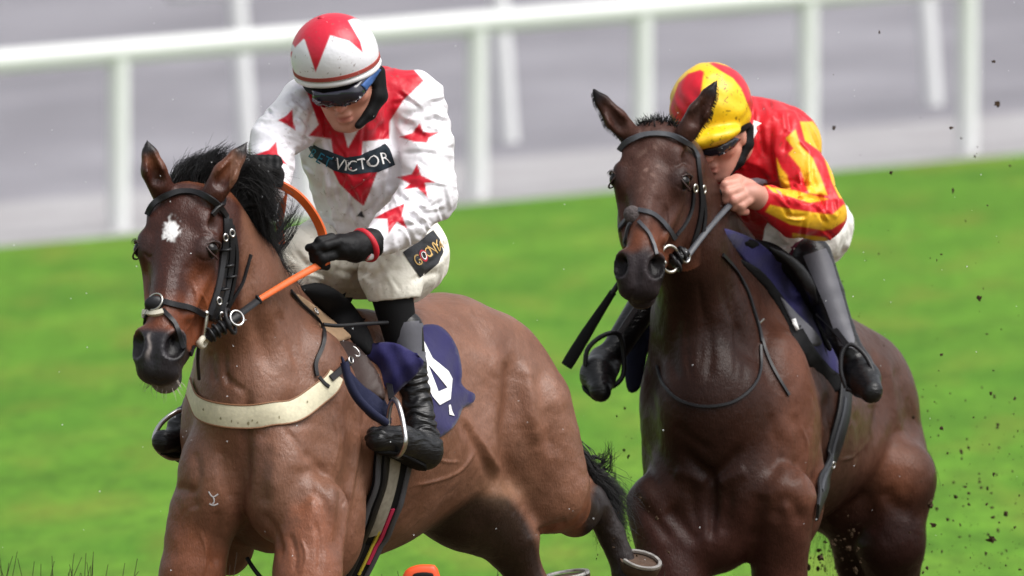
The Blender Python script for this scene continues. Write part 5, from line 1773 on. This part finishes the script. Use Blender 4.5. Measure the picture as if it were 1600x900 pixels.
hoof(E1, (884, 902, 800), (-0.15, -0.97, -0.16), (0.95, -0.15, 0.1), 36, horse1)
for (e_, c_, rt_) in [(E1, (450, 1238, 42), horse1), (E1, (273, 1222, 275), horse1), (E2, (1067, 1208, 82), horse2), (E2, (1216, 1202, 305), horse2), (E2, (1391, 1172, 738), horse2), (E2, (1346, 1152, 806), horse2)]:
    hoof(e_, (c_[0], c_[1] + 22, c_[2]), (0, 1, 0), (-0.1, 0, -1), 32, rt_)

# ------------------------------------------------------------------ tack of the left horse
br1 = empty('bridle', E1.map([(290, 420, 0)])[0], 'dark leather bridle with crossed noseband and orange reins on the bay horse', 'bridle')
LE = M['leather']
def R3(pts, w=0.0): return [V3(p[0], p[1], p[2] if len(p) > 2 else w) for p in pts]
strap('browband', E1, R3([(231, 336, 60), (238, 320, 40), (260, 305, 10), (287, 299, 0), (315, 303, 0), (338, 317, 10), (353, 338, 30)]), S1, 10, 4, LE, br1, 34, mode='xy', off=3, smoothn=4)
strap('headpiece', E1, R3([(352, 336, 10), (350, 316, 60), (330, 300, 110)]), S1, 9, 4, LE, br1, 14)
for pts, w_ in [([(352, 336), (352, 372), (346, 415), (338, 455), (326, 492)], 11), ([(357, 342), (362, 385), (358, 430), (349, 470), (338, 500)], 10), ([(362, 352), (369, 392), (367, 430), (358, 470), (346, 505)], 6)]:
    strap('cheekpiece', E1, R3(pts), S1, w_, 4.5, LE, br1, 26, mode='xy')
drape('cheek_guard', E1, [(350, 375), (364, 380), (366, 430), (356, 470), (340, 505), (326, 500), (336, 460), (344, 420)], S1, LE, br1, off=2.0, step=5, th=3)
for (x, y) in [(346, 370), (357, 364), (340, 492), (336, 470)]:
    p_, n_ = S1.ray(x, y)
    make('buckle', E1, torus_geo(p_ + n_ * 8, 4.2, 1.3, n_ + V3(0, 0, -0.6), squash=1.3), M['metal'], br1)
for (x, y) in [(350, 390), (354, 415), (358, 432), (346, 452)]:
    p_, n_ = S1.ray(x, y)
    make('keeper', E1, torus_geo(p_ + n_ * 3, 8.5, 2.2, (0.15, 1, 0.1)), LE, br1)
for pts in [[(254, 471), (272, 476), (296, 481), (320, 492)]]:
    strap('noseband_strap', E1, R3(pts), S1, 10, 4.5, LE, br1, 18, mode='xy')
for pts in [[(236, 474, -20), (224, 484, -5), (220, 500, 20)], [(234, 484, -30), (222, 502, -20), (219, 520, 0)]]:
    strap('noseband_strap', E1, R3(pts), S1, 8, 4, LE, br1, 14, mode='near')
for pts in [[(254, 484), (270, 502), (280, 520), (288, 545)]]:
    strap('noseband_strap', E1, R3(pts), S1, 8, 4, LE, br1, 18, mode='xy')
p_, n_ = S1.ray(244, 476)
make('noseband_pad', E1, ball_geo(p_ + n_ * 3, (17, 13, 8)), LE, br1)
strap('sheepskin_pad', E1, R3([(224, 490), (232, 489), (244, 491), (256, 487)]), S1, 9, 6, M['dirty_white'], br1, 12, mode='ray', off=0.5)
make('noseband_ring', E1, torus_geo(p_ + n_ * 4 + V3(0, -3, 0), 14, 1.5, n_), M['brass'], br1)
strap('rolled_buckle', E1, R3([(222, 482), (219, 498)]), S1, 8, 6, M['dirty_white'], br1, 6, mode='near')
p_, n_ = S1.ray(318, 505)
bp0 = p_ + n_ * 7
make('bit_cheek', E1, tube_geo(crom([bp0 + V3(2, -18, 0), bp0, bp0 + V3(-3, 22, 2)], 12), 3.6, 10), M['brass'], br1)
for q in (-18, 22): make('bit_stud', E1, ball_geo(bp0 + V3(1 if q < 0 else -3, q, -2), 4.6), M['brass'], br1)
make('bit_guard', E1, torus_geo(bp0 + V3(-4, 27, 0), 9, 5, (0.85, 0.3, -0.4), squash=0.8), M['dirty_white'], br1)
make('bit_mouthpiece', E1, tube_geo(crom([bp0 + V3(-4, 27, 0), bp0 + V3(-26, 31, 8)], 6), 4.5, 8), M['dirty_white'], br1)
j0 = bp0 + V3(6, 14, -2)
rein_start = V3(348, 508, bp0[2] - 4)
make('rein_billet', E1, tube_geo(crom([bp0 + V3(4, 22, -2), V3(338, 516, bp0[2] - 6), V3(356, 505, bp0[2] - 2), V3(372, 494, bp0[2] + 6)], 16), 8.5, 10, True, 0.7), LE, br1)
for (x, y) in [(330, 523), (338, 517), (347, 512), (355, 506)]:
    make('keeper', E1, torus_geo((x, y, bp0[2] - 3), 10.5, 2.6, (0.8, -0.5, 0.2)), LE, br1)
make('billet_loop', E1, torus_geo((360, 502, bp0[2] + 2), 16, 3.2, (0.9, -0.3, -0.3), squash=1.2), LE, br1)
make('martingale_ring', E1, torus_geo((370, 497, bp0[2] + 2), 12, 2.0, (0.5, -0.3, -0.8)), M['metal'], br1)
w0, w1 = bp0[2] + 6, 200
rein = [V3(366, 497, w0), V3(405, 468, w0 * 0.62 + w1 * 0.38)]
make('rein', E1, tube_geo(crom(rein, 8), 6.0, 10, True, 0.45), LE, br1)
make('rein_grip', E1, tube_geo(crom([V3(403, 469, w0 * 0.62 + w1 * 0.38), V3(455, 438, w0 * 0.3 + w1 * 0.7), V3(512, 407, w1)], 16), np.linspace(5.0, 6.5, 16), 10, True, 0.6), M['orange'], br1)
make('rein_stop', E1, torus_geo((404, 468, w0 * 0.62 + w1 * 0.38), 6, 2.4, (0.8, -0.5, 0.2)), LE, br1)
rl = crom([V3(430, 285, 165), V3(446, 292, 160), V3(468, 307, 165), V3(488, 331, 180), V3(502, 358, 192), V3(508, 384, 196)], 30)
make('rein_loop', E1, ribbon_geo(rl, np.tile(V3(-0.35, 0.2, -0.9), (30, 1)), np.linspace(14, 15, 30), 4.5), M['orange'], br1)
make('rein_tail', E1, tube_geo(crom([V3(444, 296, 185), V3(441, 322, 200), V3(437, 352, 230), V3(440, 380, 260)], 16), 6.0, 10, True, 0.5), M['orange'], br1)
strap('throat_lash', E1, R3([(368, 400, 120), (366, 450, 100), (350, 490, 80), (330, 515, 70)]), S1, 5, 3, LE, br1, 18)
strap('chin_strap', E1, R3([(290, 548), (302, 556), (310, 540)]), S1, 5, 3, LE, br1, 10)
make('martingale_strap', E1, tube_geo(crom([V3(312, 528, 60), V3(309, 560, 70), V3(311, 592, 120)], 14), 3.0, 8), LE, br1)

# breast girth
bg = empty('breast_girth', E1.map([(400, 640, 120)])[0], 'wide cream breast strap with brown edging across the bay horse', 'strap')
bpath = R3([(296, 604, 235), (300, 622, 200), (322, 638, 165), (360, 649, 130), (405, 651, 110), (455, 641, 105), (500, 622, 115), (535, 598, 130), (556, 574, 150)])
P_, N_ = snap_path(bpath, S1, 44, 3.0, 'near', 6)
webo = make('webbing', E1, ribbon_geo(P_, N_, np.interp(np.linspace(0, 1, 44), [0, .1, .5, .9, 1], [32, 35, 37, 34, 31]), 2.6), M['cream'], bg)
WEB = obj_surf(webo, E1)
M['mudstain'] = mat_new('mud_stain', lin(138, 130, 100), rough=0.8)
M['edging'] = mat_new('brown_edging', lin(132, 92, 62), rough=0.6)
T_ = frames(P_); Bn_ = np.cross(T_, N_)
for q in (-1, 1):
    make('edging', E1, tube_geo(P_ + Bn_ * q * 17.8 * np.interp(np.linspace(0, 1, 44), [0, .1, .5, .9, 1], [.86, .97, 1.03, .92, .83])[:, None] + N_ * 1.6, 1.5, 6), M['edging'], bg)
for (x, y, r) in [(345, 654, 1.6), (362, 658, 1.2), (388, 662, 2.0), (394, 657, 1.1), (402, 660, 1.3), (436, 652, 1.4), (480, 628, 1.2), (318, 640, 1.3), (372, 661, 1.0)]:
    pl = [(x + r * math.cos(a_) * r_.uniform(0.6, 1.3), y + 1.6 * r * math.sin(a_) * r_.uniform(0.6, 1.3)) for a_ in np.linspace(0, 6.28, 9)[:-1]]
    drape('mud_stain', E1, pl, WEB, M['mudstain'], bg, off=0.5, step=2)
strap('tab', E1, R3([(514, 593), (530, 578), (546, 562)]), S1, 11, 3, LE, bg, 10, off=6, mode='ray')
strap('keeper', E1, R3([(495, 590), (502, 600), (511, 606)]), S1, 6, 3, LE, bg, 8, off=6, mode='ray')
p_, n_ = S1.ray(548, 556)
make('buckle', E1, torus_geo(p_ + n_ * 12, 7.5, 1.7, n_, squash=1.3), M['metal'], bg)
p_, n_ = S1.ray(538, 566)
make('buckle', E1, torus_geo(p_ + n_ * 12, 7, 1.5, n_, squash=0.8), M['metal'], bg)
strap('neck_strap', E1, R3([(452, 456), (470, 478), (486, 492), (500, 508), (506, 525), (502, 545), (492, 568), (494, 588)]), S1, 7, 3.5, LE, bg, 30, off=2, mode='ray')
p_, n_ = S1.ray(490, 488)
make('buckle', E1, torus_geo(p_ + n_ * 5, 5.5, 1.5, n_), M['metal'], bg)

# saddle, pad and number cloth
sc1 = empty('saddle_cloth', E1.map([(690, 600, 420)])[0], 'navy number cloth with a white figure under the saddle of the bay horse', 'saddle cloth')
rp = lambda x, y: 3.0 * np.sin(x * 0.16 + y * 0.05) + 2.0 * np.sin(y * 0.13 - x * 0.05)
cl = slab('cloth', E1, [(640, 520), (660, 508), (684, 508), (702, 522), (716, 548), (722, 580), (721, 598), (730, 609), (742, 616), (740, 628), (724, 637), (718, 652), (708, 668), (690, 682), (680, 680), (650, 640)], S1, M['navy'], sc1, off=7, step=5, th=4, pillow=5, pw=8, ripple=rp)
SC1 = obj_surf(cl, E1)
drape('figure', E1, [(661, 532), (675, 560), (700, 580), (706, 592), (703, 624), (686, 633), (675, 620), (664, 596)], SC1, M['white'], cl, off=1.4, step=4, holes=[[(668, 570), (682, 586), (698, 606), (684, 612), (679, 598)]], maxjump=90)
drape('figure', E1, [(700, 633), (703, 632), (705, 641), (709, 650), (701, 648)], SC1, M['white'], cl, off=1.4, step=3, maxjump=90)
slab('flap', E1, [(562, 549), (588, 536), (612, 535), (632, 542), (662, 564), (650, 586), (628, 606), (608, 624), (598, 606), (588, 572)], None, M['navy'], sc1, step=5, th=4, pillow=12, pw=16, wfun=lambda x, y: 335 - 0.25 * (x - 600), ripple=lambda x, y: 4 * np.sin((x + y) * 0.09) + 2.5 * np.sin(x * 0.2 - y * 0.1), off=0, smoothn=0)
tubemesh('roll_edge', E1, R3([(538, 566, 150), (546, 598, 150), (560, 624, 160), (582, 646, 185), (602, 660, 225)]), 7, M['navydark'], sc1, 24, 12)
sd1 = empty('saddle', E1.map([(560, 520, 400)])[0], 'small black racing saddle with tan pad under the white and red jockey', 'saddle')
slab('pad', E1, [(452, 462), (466, 460), (490, 476), (520, 500), (548, 524), (540, 531), (522, 536), (514, 541), (508, 522), (492, 496), (474, 480)], S1, M['tan'], sd1, off=6, th=6, pillow=4, pw=6, wguess=300)
slab('pommel', E1, [(464, 452), (480, 444), (500, 442), (524, 452), (548, 472), (568, 500), (580, 524), (586, 548), (572, 556), (548, 534), (518, 500), (490, 474)], S1, M['softblack'], sd1, off=16, th=14, pillow=12, pw=8, wguess=330, smoothn=20)
slab('saddle_flap', E1, [(530, 534), (552, 536), (576, 560), (594, 590), (602, 622), (590, 622), (566, 606), (546, 584), (534, 560)], S1, M['brownleather'], sd1, off=12, th=5, pillow=3, pw=6)
slab('under_pad', E1, [(534, 556), (548, 580), (572, 606), (600, 622), (612, 660), (598, 662), (570, 646), (548, 616), (538, 584)], S1, M['navydark'], sd1, off=6, th=5, pillow=5, pw=8)
make('breast_tie', E1, tube_geo(crom([V3(505, 507, 150), V3(530, 509, 175), V3(570, 506, 260), V3(605, 504, 330)], 18), 3.2, 8), LE, sd1)
# stirrups
def stirrup(ent, pts, r, root, mat, leather):
    make('iron', ent, tube_geo(crom(pts, 30), r, 10), mat, root)
    make('leather', ent, ribbon_geo(crom(leather, 14), np.tile(V3(0, 0, -1.0), (14, 1)), 10, 4), LE, root)
st = empty('stirrup', E1.map([(628, 690, 290)])[0], 'steel stirrup round the near black boot of the white and red jockey', 'stirrup', 'stirrups')
stirrup(E1, [(608, 700, 300), (606, 660, 300), (610, 632, 290), (617, 624, 280), (625, 640, 262), (631, 668, 246), (633, 694, 238), (622, 712, 262), (608, 704, 300)], 4.2, st, M['metal'], [(612, 626, 285), (608, 600, 330), (600, 560, 380)])
st = empty('stirrup', E1.map([(250, 690, 320)])[0], 'steel stirrup round the boot showing left of the bay horse', 'stirrup', 'stirrups')
stirrup(E1, [(300, 708, 360), (292, 660, 352), (284, 642, 335), (268, 648, 322), (250, 664, 312), (241, 684, 305), (246, 702, 300), (268, 716, 330), (300, 710, 360)], 4.0, st, M['metal'], [(288, 642, 340), (320, 600, 370), (380, 540, 420)])
# girths
gi = empty('girth', E1.map([(580, 800, 250)])[0], 'black girth with pale, pink and yellow webbing behind the bay horse\'s elbow', 'strap')
gp = [(612, 690), (606, 745), (592, 795), (574, 840), (556, 872), (545, 890)]
P_, N_ = snap_path(R3(gp[:4]), S1, 28, 4.0, 'ray', 6)
dv = (P_[-1] - P_[-8]) / 7.0; dv[2] = max(dv[2], 0.0) * 0.4
ex = [P_[-1] + dv * (k_ + 1) + V3(-0.12, 0.03, 0) * k_ * k_ * 0.3 for k_ in range(14)]
P_ = np.vstack([P_, ex])[:40]; N_ = np.vstack([N_, np.tile(N_[-1], (14, 1))])[:40]
make('girth_band', E1, ribbon_geo(P_, N_, np.linspace(84, 74, 40), 5), M['softblack'], gi)
T_ = frames(P_); Bn_ = np.cross(T_, N_)
sgn = 1 if Bn_[10, 0] > 0 else -1
for nm, o0, w_, mt, i0, i1 in [('webbing', 2, 24, mat_new('grey_webbing', lin(150, 144, 130), rough=0.7, var=[(60, 0.2)]), 0, 26),
                               ('webbing', -19, 12, M['leather'], 0, 40), ('edge_trim', 37, 11, mat_new('charcoal_trim', lin(72, 72, 76), rough=0.7), 0, 40), ('edge_trim', -37, 11, bpy.data.materials['charcoal_trim'] if 'charcoal_trim' in bpy.data.materials else LE, 0, 40),
                               ('stripe', 22, 8, mat_new('pink_webbing', lin(196, 40, 84), rough=0.6), 18, 34), ('stripe', 10, 6, mat_new('yellow_webbing', lin(196, 178, 60), rough=0.6), 24, 37)]:
    make(nm, E1, ribbon_geo((P_ + Bn_ * sgn * o0 * np.linspace(1, .8, 40)[:, None] + N_ * 5.0)[i0:i1], N_[i0:i1], w_, 2.5), mt, gi)
make('loose_strap', E1, tube_geo(crom([V3(386, 872, 250), V3(396, 888, 240), V3(412, 908, 230)], 8), 3.5, 8), LE, gi)

# ------------------------------------------------------------------ tack of the right horse
br2 = empty('bridle', E2.map([(1010, 300, 0)])[0], 'dark grey leather bridle with round noseband rosette on the dark brown horse', 'bridle')
M['greyleather'] = mat_new('grey_leather', lin(62, 64, 70), rough=0.45, bump=[(140, 2, 0.2, 0.002)], var=[(40, 0.2)])
GL = M['greyleather']
strap('browband', E2, R3([(968, 234, 50), (978, 222, 40), (1000, 212, 10), (1028, 209, 0), (1058, 214, 0), (1078, 226, 10), (1090, 246, 30)]), S2, 9, 4, GL, br2, 34, mode='xy', off=3, smoothn=4)
for pts, w_ in [([(1089, 246), (1092, 275), (1096, 315), (1092, 350), (1082, 385)], 8), ([(1084, 292), (1081, 325), (1070, 350), (1056, 368)], 5), ([(1097, 300), (1101, 335), (1096, 370), (1080, 395)], 6)]:
    strap('cheekpiece', E2, R3(pts), S2, w_, 4, LE, br2, 22, mode='xy')
for (x, y) in [(1084, 294), (1097, 296)]:
    p_, n_ = S2.ray(x, y)
    make('buckle', E2, torus_geo(p_ + n_ * 4, 4.5, 1.4, n_, squash=1.3), M['brass'], br2)
for pts, w_ in [([(998, 328), (1020, 334), (1040, 352), (1054, 372)], 8), ([(998, 346), (1012, 362), (1020, 380), (1026, 398)], 6)]:
    strap('noseband_strap', E2, R3(pts), S2, w_, 4, GL, br2, 18, mode='xy')
for pts, w_ in [([(982, 328, -10), (970, 342, 5), (964, 362, 25)], 8), ([(982, 346, -20), (972, 362, -10), (964, 388, 0)], 6)]:
    strap('noseband_strap', E2, R3(pts), S2, w_, 4, GL, br2, 14, mode='near')
p_, n_ = S2.ray(990, 336)
make('noseband_rosette', E2, ball_geo(p_ + n_ * 3, (14, 14, 8)), mat_new('worn_leather', lin(74, 66, 66), rough=0.8, bump=[(70, 4, 0.8, 0.01)], var=[(60, 0.3)]), br2)
p_, n_ = S2.ray(1042, 405)
rc = p_ + n_ * 6
make('bit_ring', E2, torus_geo(rc, 17, 2.2, (0.55, 0.1, -0.8), squash=1.25), M['brass'], br2)
make('bit_stud', E2, ball_geo(rc + V3(-10, 6, -6), 5), M['brass'], br2)
for (x, y) in [(1052, 408), (1060, 402), (1066, 396), (1058, 414)]:
    make('keeper', E2, torus_geo((x, y, rc[2] + 12), 10, 3, (0.8, -0.4, 0.3)), LE, br2)
make('rein_billet', E2, tube_geo(crom([rc + V3(6, 6, 6), V3(1058, 405, rc[2] + 12), V3(1072, 392, rc[2] + 22)], 10), 9, 10, True, 0.7), LE, br2)
make('rein_hook', E2, torus_geo((1072, 402, rc[2] + 16), 8, 2, (0.7, 0, -0.7)), M['metal'], br2)
make('rein', E2, tube_geo(crom([V3(1068, 408, rc[2] + 14), V3(1108, 356, 100), V3(1148, 312, 172), V3(1160, 300, 186)], 20), 4.8, 10, True, 0.4), GL, br2)
make('rein', E2, tube_geo(crom([V3(1108, 356, 100), V3(1118, 345, 125), V3(1140, 322, 178)], 12), 4, 8, True, 0.5), LE, br2)
ns = empty('neck_strap', E2.map([(1110, 630, 90)])[0], 'thin black neck strap looped round the dark brown horse\'s chest', 'strap')
strap('strap', E2, R3([(1128, 398), (1150, 424), (1168, 458), (1178, 490), (1185, 512), (1190, 535)]), S2, 6, 3, LE, ns, 26, mode='ray')
strap('strap', E2, R3([(1190, 530), (1198, 552), (1210, 580), (1232, 618)]), S2, 5, 3, LE, ns, 18, mode='ray')
strap('strap', E2, R3([(1028, 572), (1036, 598), (1060, 624), (1100, 635), (1145, 628), (1176, 604), (1188, 575), (1188, 540)]), S2, 4.5, 3, LE, ns, 40, mode='ray')
p_, n_ = S2.ray(1186, 504)
make('buckle', E2, tube_geo(crom([p_ + n_ * 4 + V3(-4, 4, 0), p_ + n_ * 5 + V3(4, -4, 0)], 4), 2.2, 8), M['metal'], ns)

sc2 = empty('saddle_cloth', E2.map([(1230, 480, 250)])[0], 'plain navy cloth under the saddle of the dark brown horse', 'saddle cloth')
slab('cloth', E2, [(1124, 358), (1150, 362), (1185, 378), (1222, 412), (1262, 460), (1292, 508), (1306, 548), (1312, 590), (1300, 594), (1270, 566), (1244, 520), (1214, 470), (1180, 425), (1148, 390)], S2, M['navy'], sc2, off=9, th=5, pillow=5, pw=8, wguess=250, smoothn=12, ripple=lambda x, y: 2 * np.sin(x * .1 + y * .07))
slab('lower_pad', E2, [(1150, 404), (1185, 440), (1216, 484), (1240, 530), (1262, 570), (1292, 604), (1308, 612), (1316, 590), (1300, 576), (1276, 548), (1248, 502), (1218, 456), (1186, 420)], S2, M['softblack'], sc2, off=5, th=5, pillow=4, pw=8, wguess=250, smoothn=12)
slab('grey_panel', E2, [(1220, 464), (1248, 492), (1276, 520), (1284, 538), (1258, 540), (1246, 520), (1232, 492)], S2, mat_new('grey_felt', lin(92, 92, 98), rough=0.8), sc2, off=16, th=3, pillow=2, pw=5)
slab('maker_tag', E2, [(1237, 499), (1243, 497), (1249, 514), (1244, 517)], S2, M['white'], sc2, off=20, th=1.5, pillow=0, smooth_outline=False)
slab('far_side_cloth', E2, [(985, 500), (1000, 488), (1016, 482), (1018, 520), (1010, 560), (1000, 606), (982, 612), (976, 580), (978, 540)], S2, M['navydark'], sc2, off=-60, th=6, pillow=6, pw=10, wguess=330, smoothn=20, wfun=lambda x, y: 345.0)
sd2 = empty('saddle', E2.map([(1220, 430, 330)])[0], 'black racing saddle beside the white breeches of the red and yellow jockey', 'saddle')
slab('pommel', E2, [(1150, 376), (1176, 374), (1208, 380), (1236, 400), (1258, 430), (1272, 462), (1278, 498), (1268, 492), (1244, 450), (1214, 416), (1180, 396)], S2, M['softblack'], sd2, off=20, th=12, pillow=12, pw=9, wguess=300, smoothn=20)
slab('saddle_flap', E2, [(1196, 384), (1226, 392), (1256, 416), (1274, 448), (1280, 492), (1300, 540), (1292, 546), (1272, 500), (1262, 462), (1236, 420)], S2, M['leather'], sd2, off=34, th=6, pillow=5, pw=8, wguess=300, smoothn=20)
st = empty('stirrup', E2.map([(940, 580, 300)])[0], 'dark stirrup round the boot left of the dark brown horse', 'stirrup', 'stirrups')
stirrup(E2, [(914, 572, 285), (918, 546, 285), (936, 528, 290), (956, 520, 296), (968, 524, 305), (974, 548, 312), (972, 590, 312), (945, 606, 300), (916, 580, 285)], 4.0, st, LE, [(966, 524, 305), (985, 495, 340), (1010, 460, 390)])
st = empty('stirrup', E2.map([(1330, 590, 300)])[0], 'dark stirrup round the boot right of the dark brown horse', 'stirrup', 'stirrups')
stirrup(E2, [(1322, 606, 288), (1314, 580, 290), (1316, 550, 296), (1330, 538, 300), (1352, 556, 290), (1366, 590, 275), (1350, 612, 278), (1322, 608, 288)], 3.6, st, LE, [(1324, 540, 300), (1300, 510, 330), (1278, 490, 350)])
gi2 = empty('girth', E2.map([(1300, 690, 200)])[0], 'dark girth running under the belly of the dark brown horse', 'strap')
P_, N_ = snap_path(R3([(1318, 600), (1316, 640), (1306, 680), (1294, 720), (1282, 760), (1272, 800)]), S2, 30, 3.0, 'ray', 5)
make('girth_band', E2, ribbon_geo(P_, N_, np.linspace(34, 30, 30), 5), M['leather'], gi2)
T_ = frames(P_); Bn_ = np.cross(T_, N_)
make('webbing', E2, ribbon_geo((P_ + Bn_ * 7 + N_ * 5)[4:26], N_[4:26], 6, 2.5), GL, gi2)
p_ = P_[18] + N_[18] * 8
make('buckle', E2, torus_geo(p_, 5, 1.6, N_[18]), M['metal'], gi2)
# whip
wh = empty('whip', E2.map([(920, 515, 210)])[0], 'thick black padded whip slanting down beside the dark brown horse\'s muzzle', 'whip')
make('flap', E2, tube_geo(crom([V3(885, 572, 214), V3(920, 515, 205), V3(958, 456, 196)], 14), [9.5, 10, 10, 10, 9.5, 9.5, 9, 8.5, 8, 7.5, 7, 6.5, 6, 6], 14, True, 0.6), M['softblack'], wh)
make('shaft', E2, tube_geo(crom([V3(956, 459, 197), V3(1062, 300, 176)], 8), 4.5, 10), LE, wh)
wh2 = empty('whip', E2.map([(1110, 298, 170)])[0], 'short black whip handle in the bare hand of the red and yellow jockey', 'whip')
make('handle', E2, tube_geo(crom([V3(1098, 298, 150), V3(1140, 302, 174), V3(1176, 306, 192)], 10), 6.5, 12), M['softblack'], wh2)

# ------------------------------------------------------------------ flying mud, twigs of the fence, orange cap
def clod_geo(c, r, rg):
    V, F = ball_geo((0, 0, 0), 1.0, None, 8, 6)
    V = V * (1 + 0.35 * rg.normal(size=(len(V), 1))) * rg.uniform(0.6, 1.3, 3)
    return V * r + np.array(c), F
rg = np.random.default_rng(21)
CL = ['dark clod of mud right of the rightmost rail post', 'clod of mud over the turf just below the rightmost rail post', 'small clod of mud high above the rightmost rail post base', 'clod of mud just left of the rightmost rail post base', 'topmost clod of mud, against the grey tarmac',
      'clod of mud under the dark brown horse beside its belly', 'clod of mud near the right edge of the picture, low over the turf', 'clod of mud just right of the dark brown horse\'s stifle', 'largest clod of mud low at the right', 'clod of mud right of the dark brown horse\'s hind leg',
      'clod of mud beside the dark brown horse\'s hind leg at the bottom edge', 'big clod of mud between the legs of the dark brown horse', 'clod of mud beside the right foreleg of the dark brown horse', 'tiny clod of mud beside the red and yellow sleeve', 'small clod of mud over the turf edge right of the yellow sleeve', 'lone clod of mud over the turf halfway up at the right']
for ki, (x, y, r) in enumerate([(1558, 162, 5), (1489, 298, 3.6), (1552, 96, 3.4), (1486, 200, 4.5), (1374, 50, 2.8), (1284, 790, 5), (1572, 803, 6), (1454, 788, 6), (1550, 843, 7), (1458, 820, 5), (1336, 890, 6), (1281, 872, 8), (1262, 886, 6), (1303, 200, 3.5), (1392, 270, 3.5), (1530, 466, 4)]):
    geo = clod_geo((x, y, rg.uniform(200, 900)), r * 0.8, rg)
    o = mesh_obj('mud_clod', E2.map(geo[0]), geo[1], M['mud'], None, False)
    tag(o, CL[ki], 'mud', 'clods of mud thrown up')
VV = []; FF = []; o_ = 0
def spray(n, xr, yr, rr, wr, e=E2):
    global o_
    for i in range(n):
        r = rr[0] + (rr[1] - rr[0]) * rg.random() ** 3
        v, f_ = ball_geo((0, 0, 0), 1.0, None, 5, 4)
        v = v * (1 + 0.3 * rg.normal(size=(len(v), 1))) * r * rg.uniform(0.6, 1.4, 3) + V3(rg.uniform(*xr), yr[0] + (yr[1] - yr[0]) * rg.random() ** 0.6, rg.uniform(*wr))
        VV.append(e.map(v)); FF.extend([tuple(i_ + o_ for i_ in q) for q in f_]); o_ += len(v)
spray(280, (1420, 1600), (560, 900), (0.4, 2.8), (200, 1500))
spray(45, (1300, 1600), (100, 560), (0.5, 2.0), (200, 1100))
spray(150, (1255, 1350), (790, 900), (0.6, 3.8), (400, 1000))
spray(50, (930, 1010), (620, 860), (0.8, 2.6), (300, 900))
spray(26, (930, 1060), (740, 880), (0.8, 3.4), (0, 600), E1)
o = mesh_obj('mud_spray', np.concatenate(VV), FF, M['mud'], None, False)
tag(o, 'fine spray of mud and turf kicked up around the horses', 'mud', None, 'stuff')
VV = []; FF = []; o_ = 0
drop = mat_new('water_drop', (0.85, 0.87, 0.9, 1), rough=0.15, spec=0.8)
for i in range(150):
    v, f_ = ball_geo((0, 0, 0), 1.0, None, 5, 4)
    v = v * rg.uniform(0.35, 1.0) + V3(rg.uniform(0, 1600), rg.uniform(0, 900), rg.uniform(-500, -150))
    VV.append(E1.map(v)); FF.extend([tuple(i_ + o_ for i_ in q) for q in f_]); o_ += len(v)
o = mesh_obj('spray_drops', np.concatenate(VV), FF, drop, None, True)
tag(o, 'tiny pale drops of rain in the air', 'rain', None, 'stuff')
# fence brush in the foreground
ls = []
for i in range(46):
    x = rg.choice([rg.uniform(-10, 90), rg.uniform(100, 150), rg.uniform(165, 230), rg.uniform(355, 380), rg.uniform(560, 1100)], p=[.5, .2, .1, .05, .15])
    top = 900 - rg.uniform(4, 38) * (1 if x < 400 else 0.35)
    ls.append(crom([(x, 980, -60), (x + rg.normal() * 4, 930, -60), (x + rg.normal() * 9, top, -62)], 7))
o = make('fence_brush', E1, strands_geo(ls, 1.25, 0.4), M['twig'], None)
tag(o, 'dark birch twig tips of the fence along the bottom edge', 'fence brush', None, 'stuff')
oc = empty('padded_cap', E1.map([(656, 905, -60)])[0], 'orange padded cap of the fence at the bottom edge', 'padding')
slab('cover', E1, [(624, 940), (630, 898), (644, 885), (666, 882), (684, 889), (689, 940)], None, M['guardorange'], oc, wfun=lambda x, y: -58.0, off=0, th=30, smoothn=0, pillow=6, pw=6)
slab('core', E1, [(640, 940), (643, 903), (652, 895), (672, 895), (678, 902), (680, 940)], None, M['softblack'], oc, wfun=lambda x, y: -66.0, off=0, th=6, smoothn=0, pillow=2)
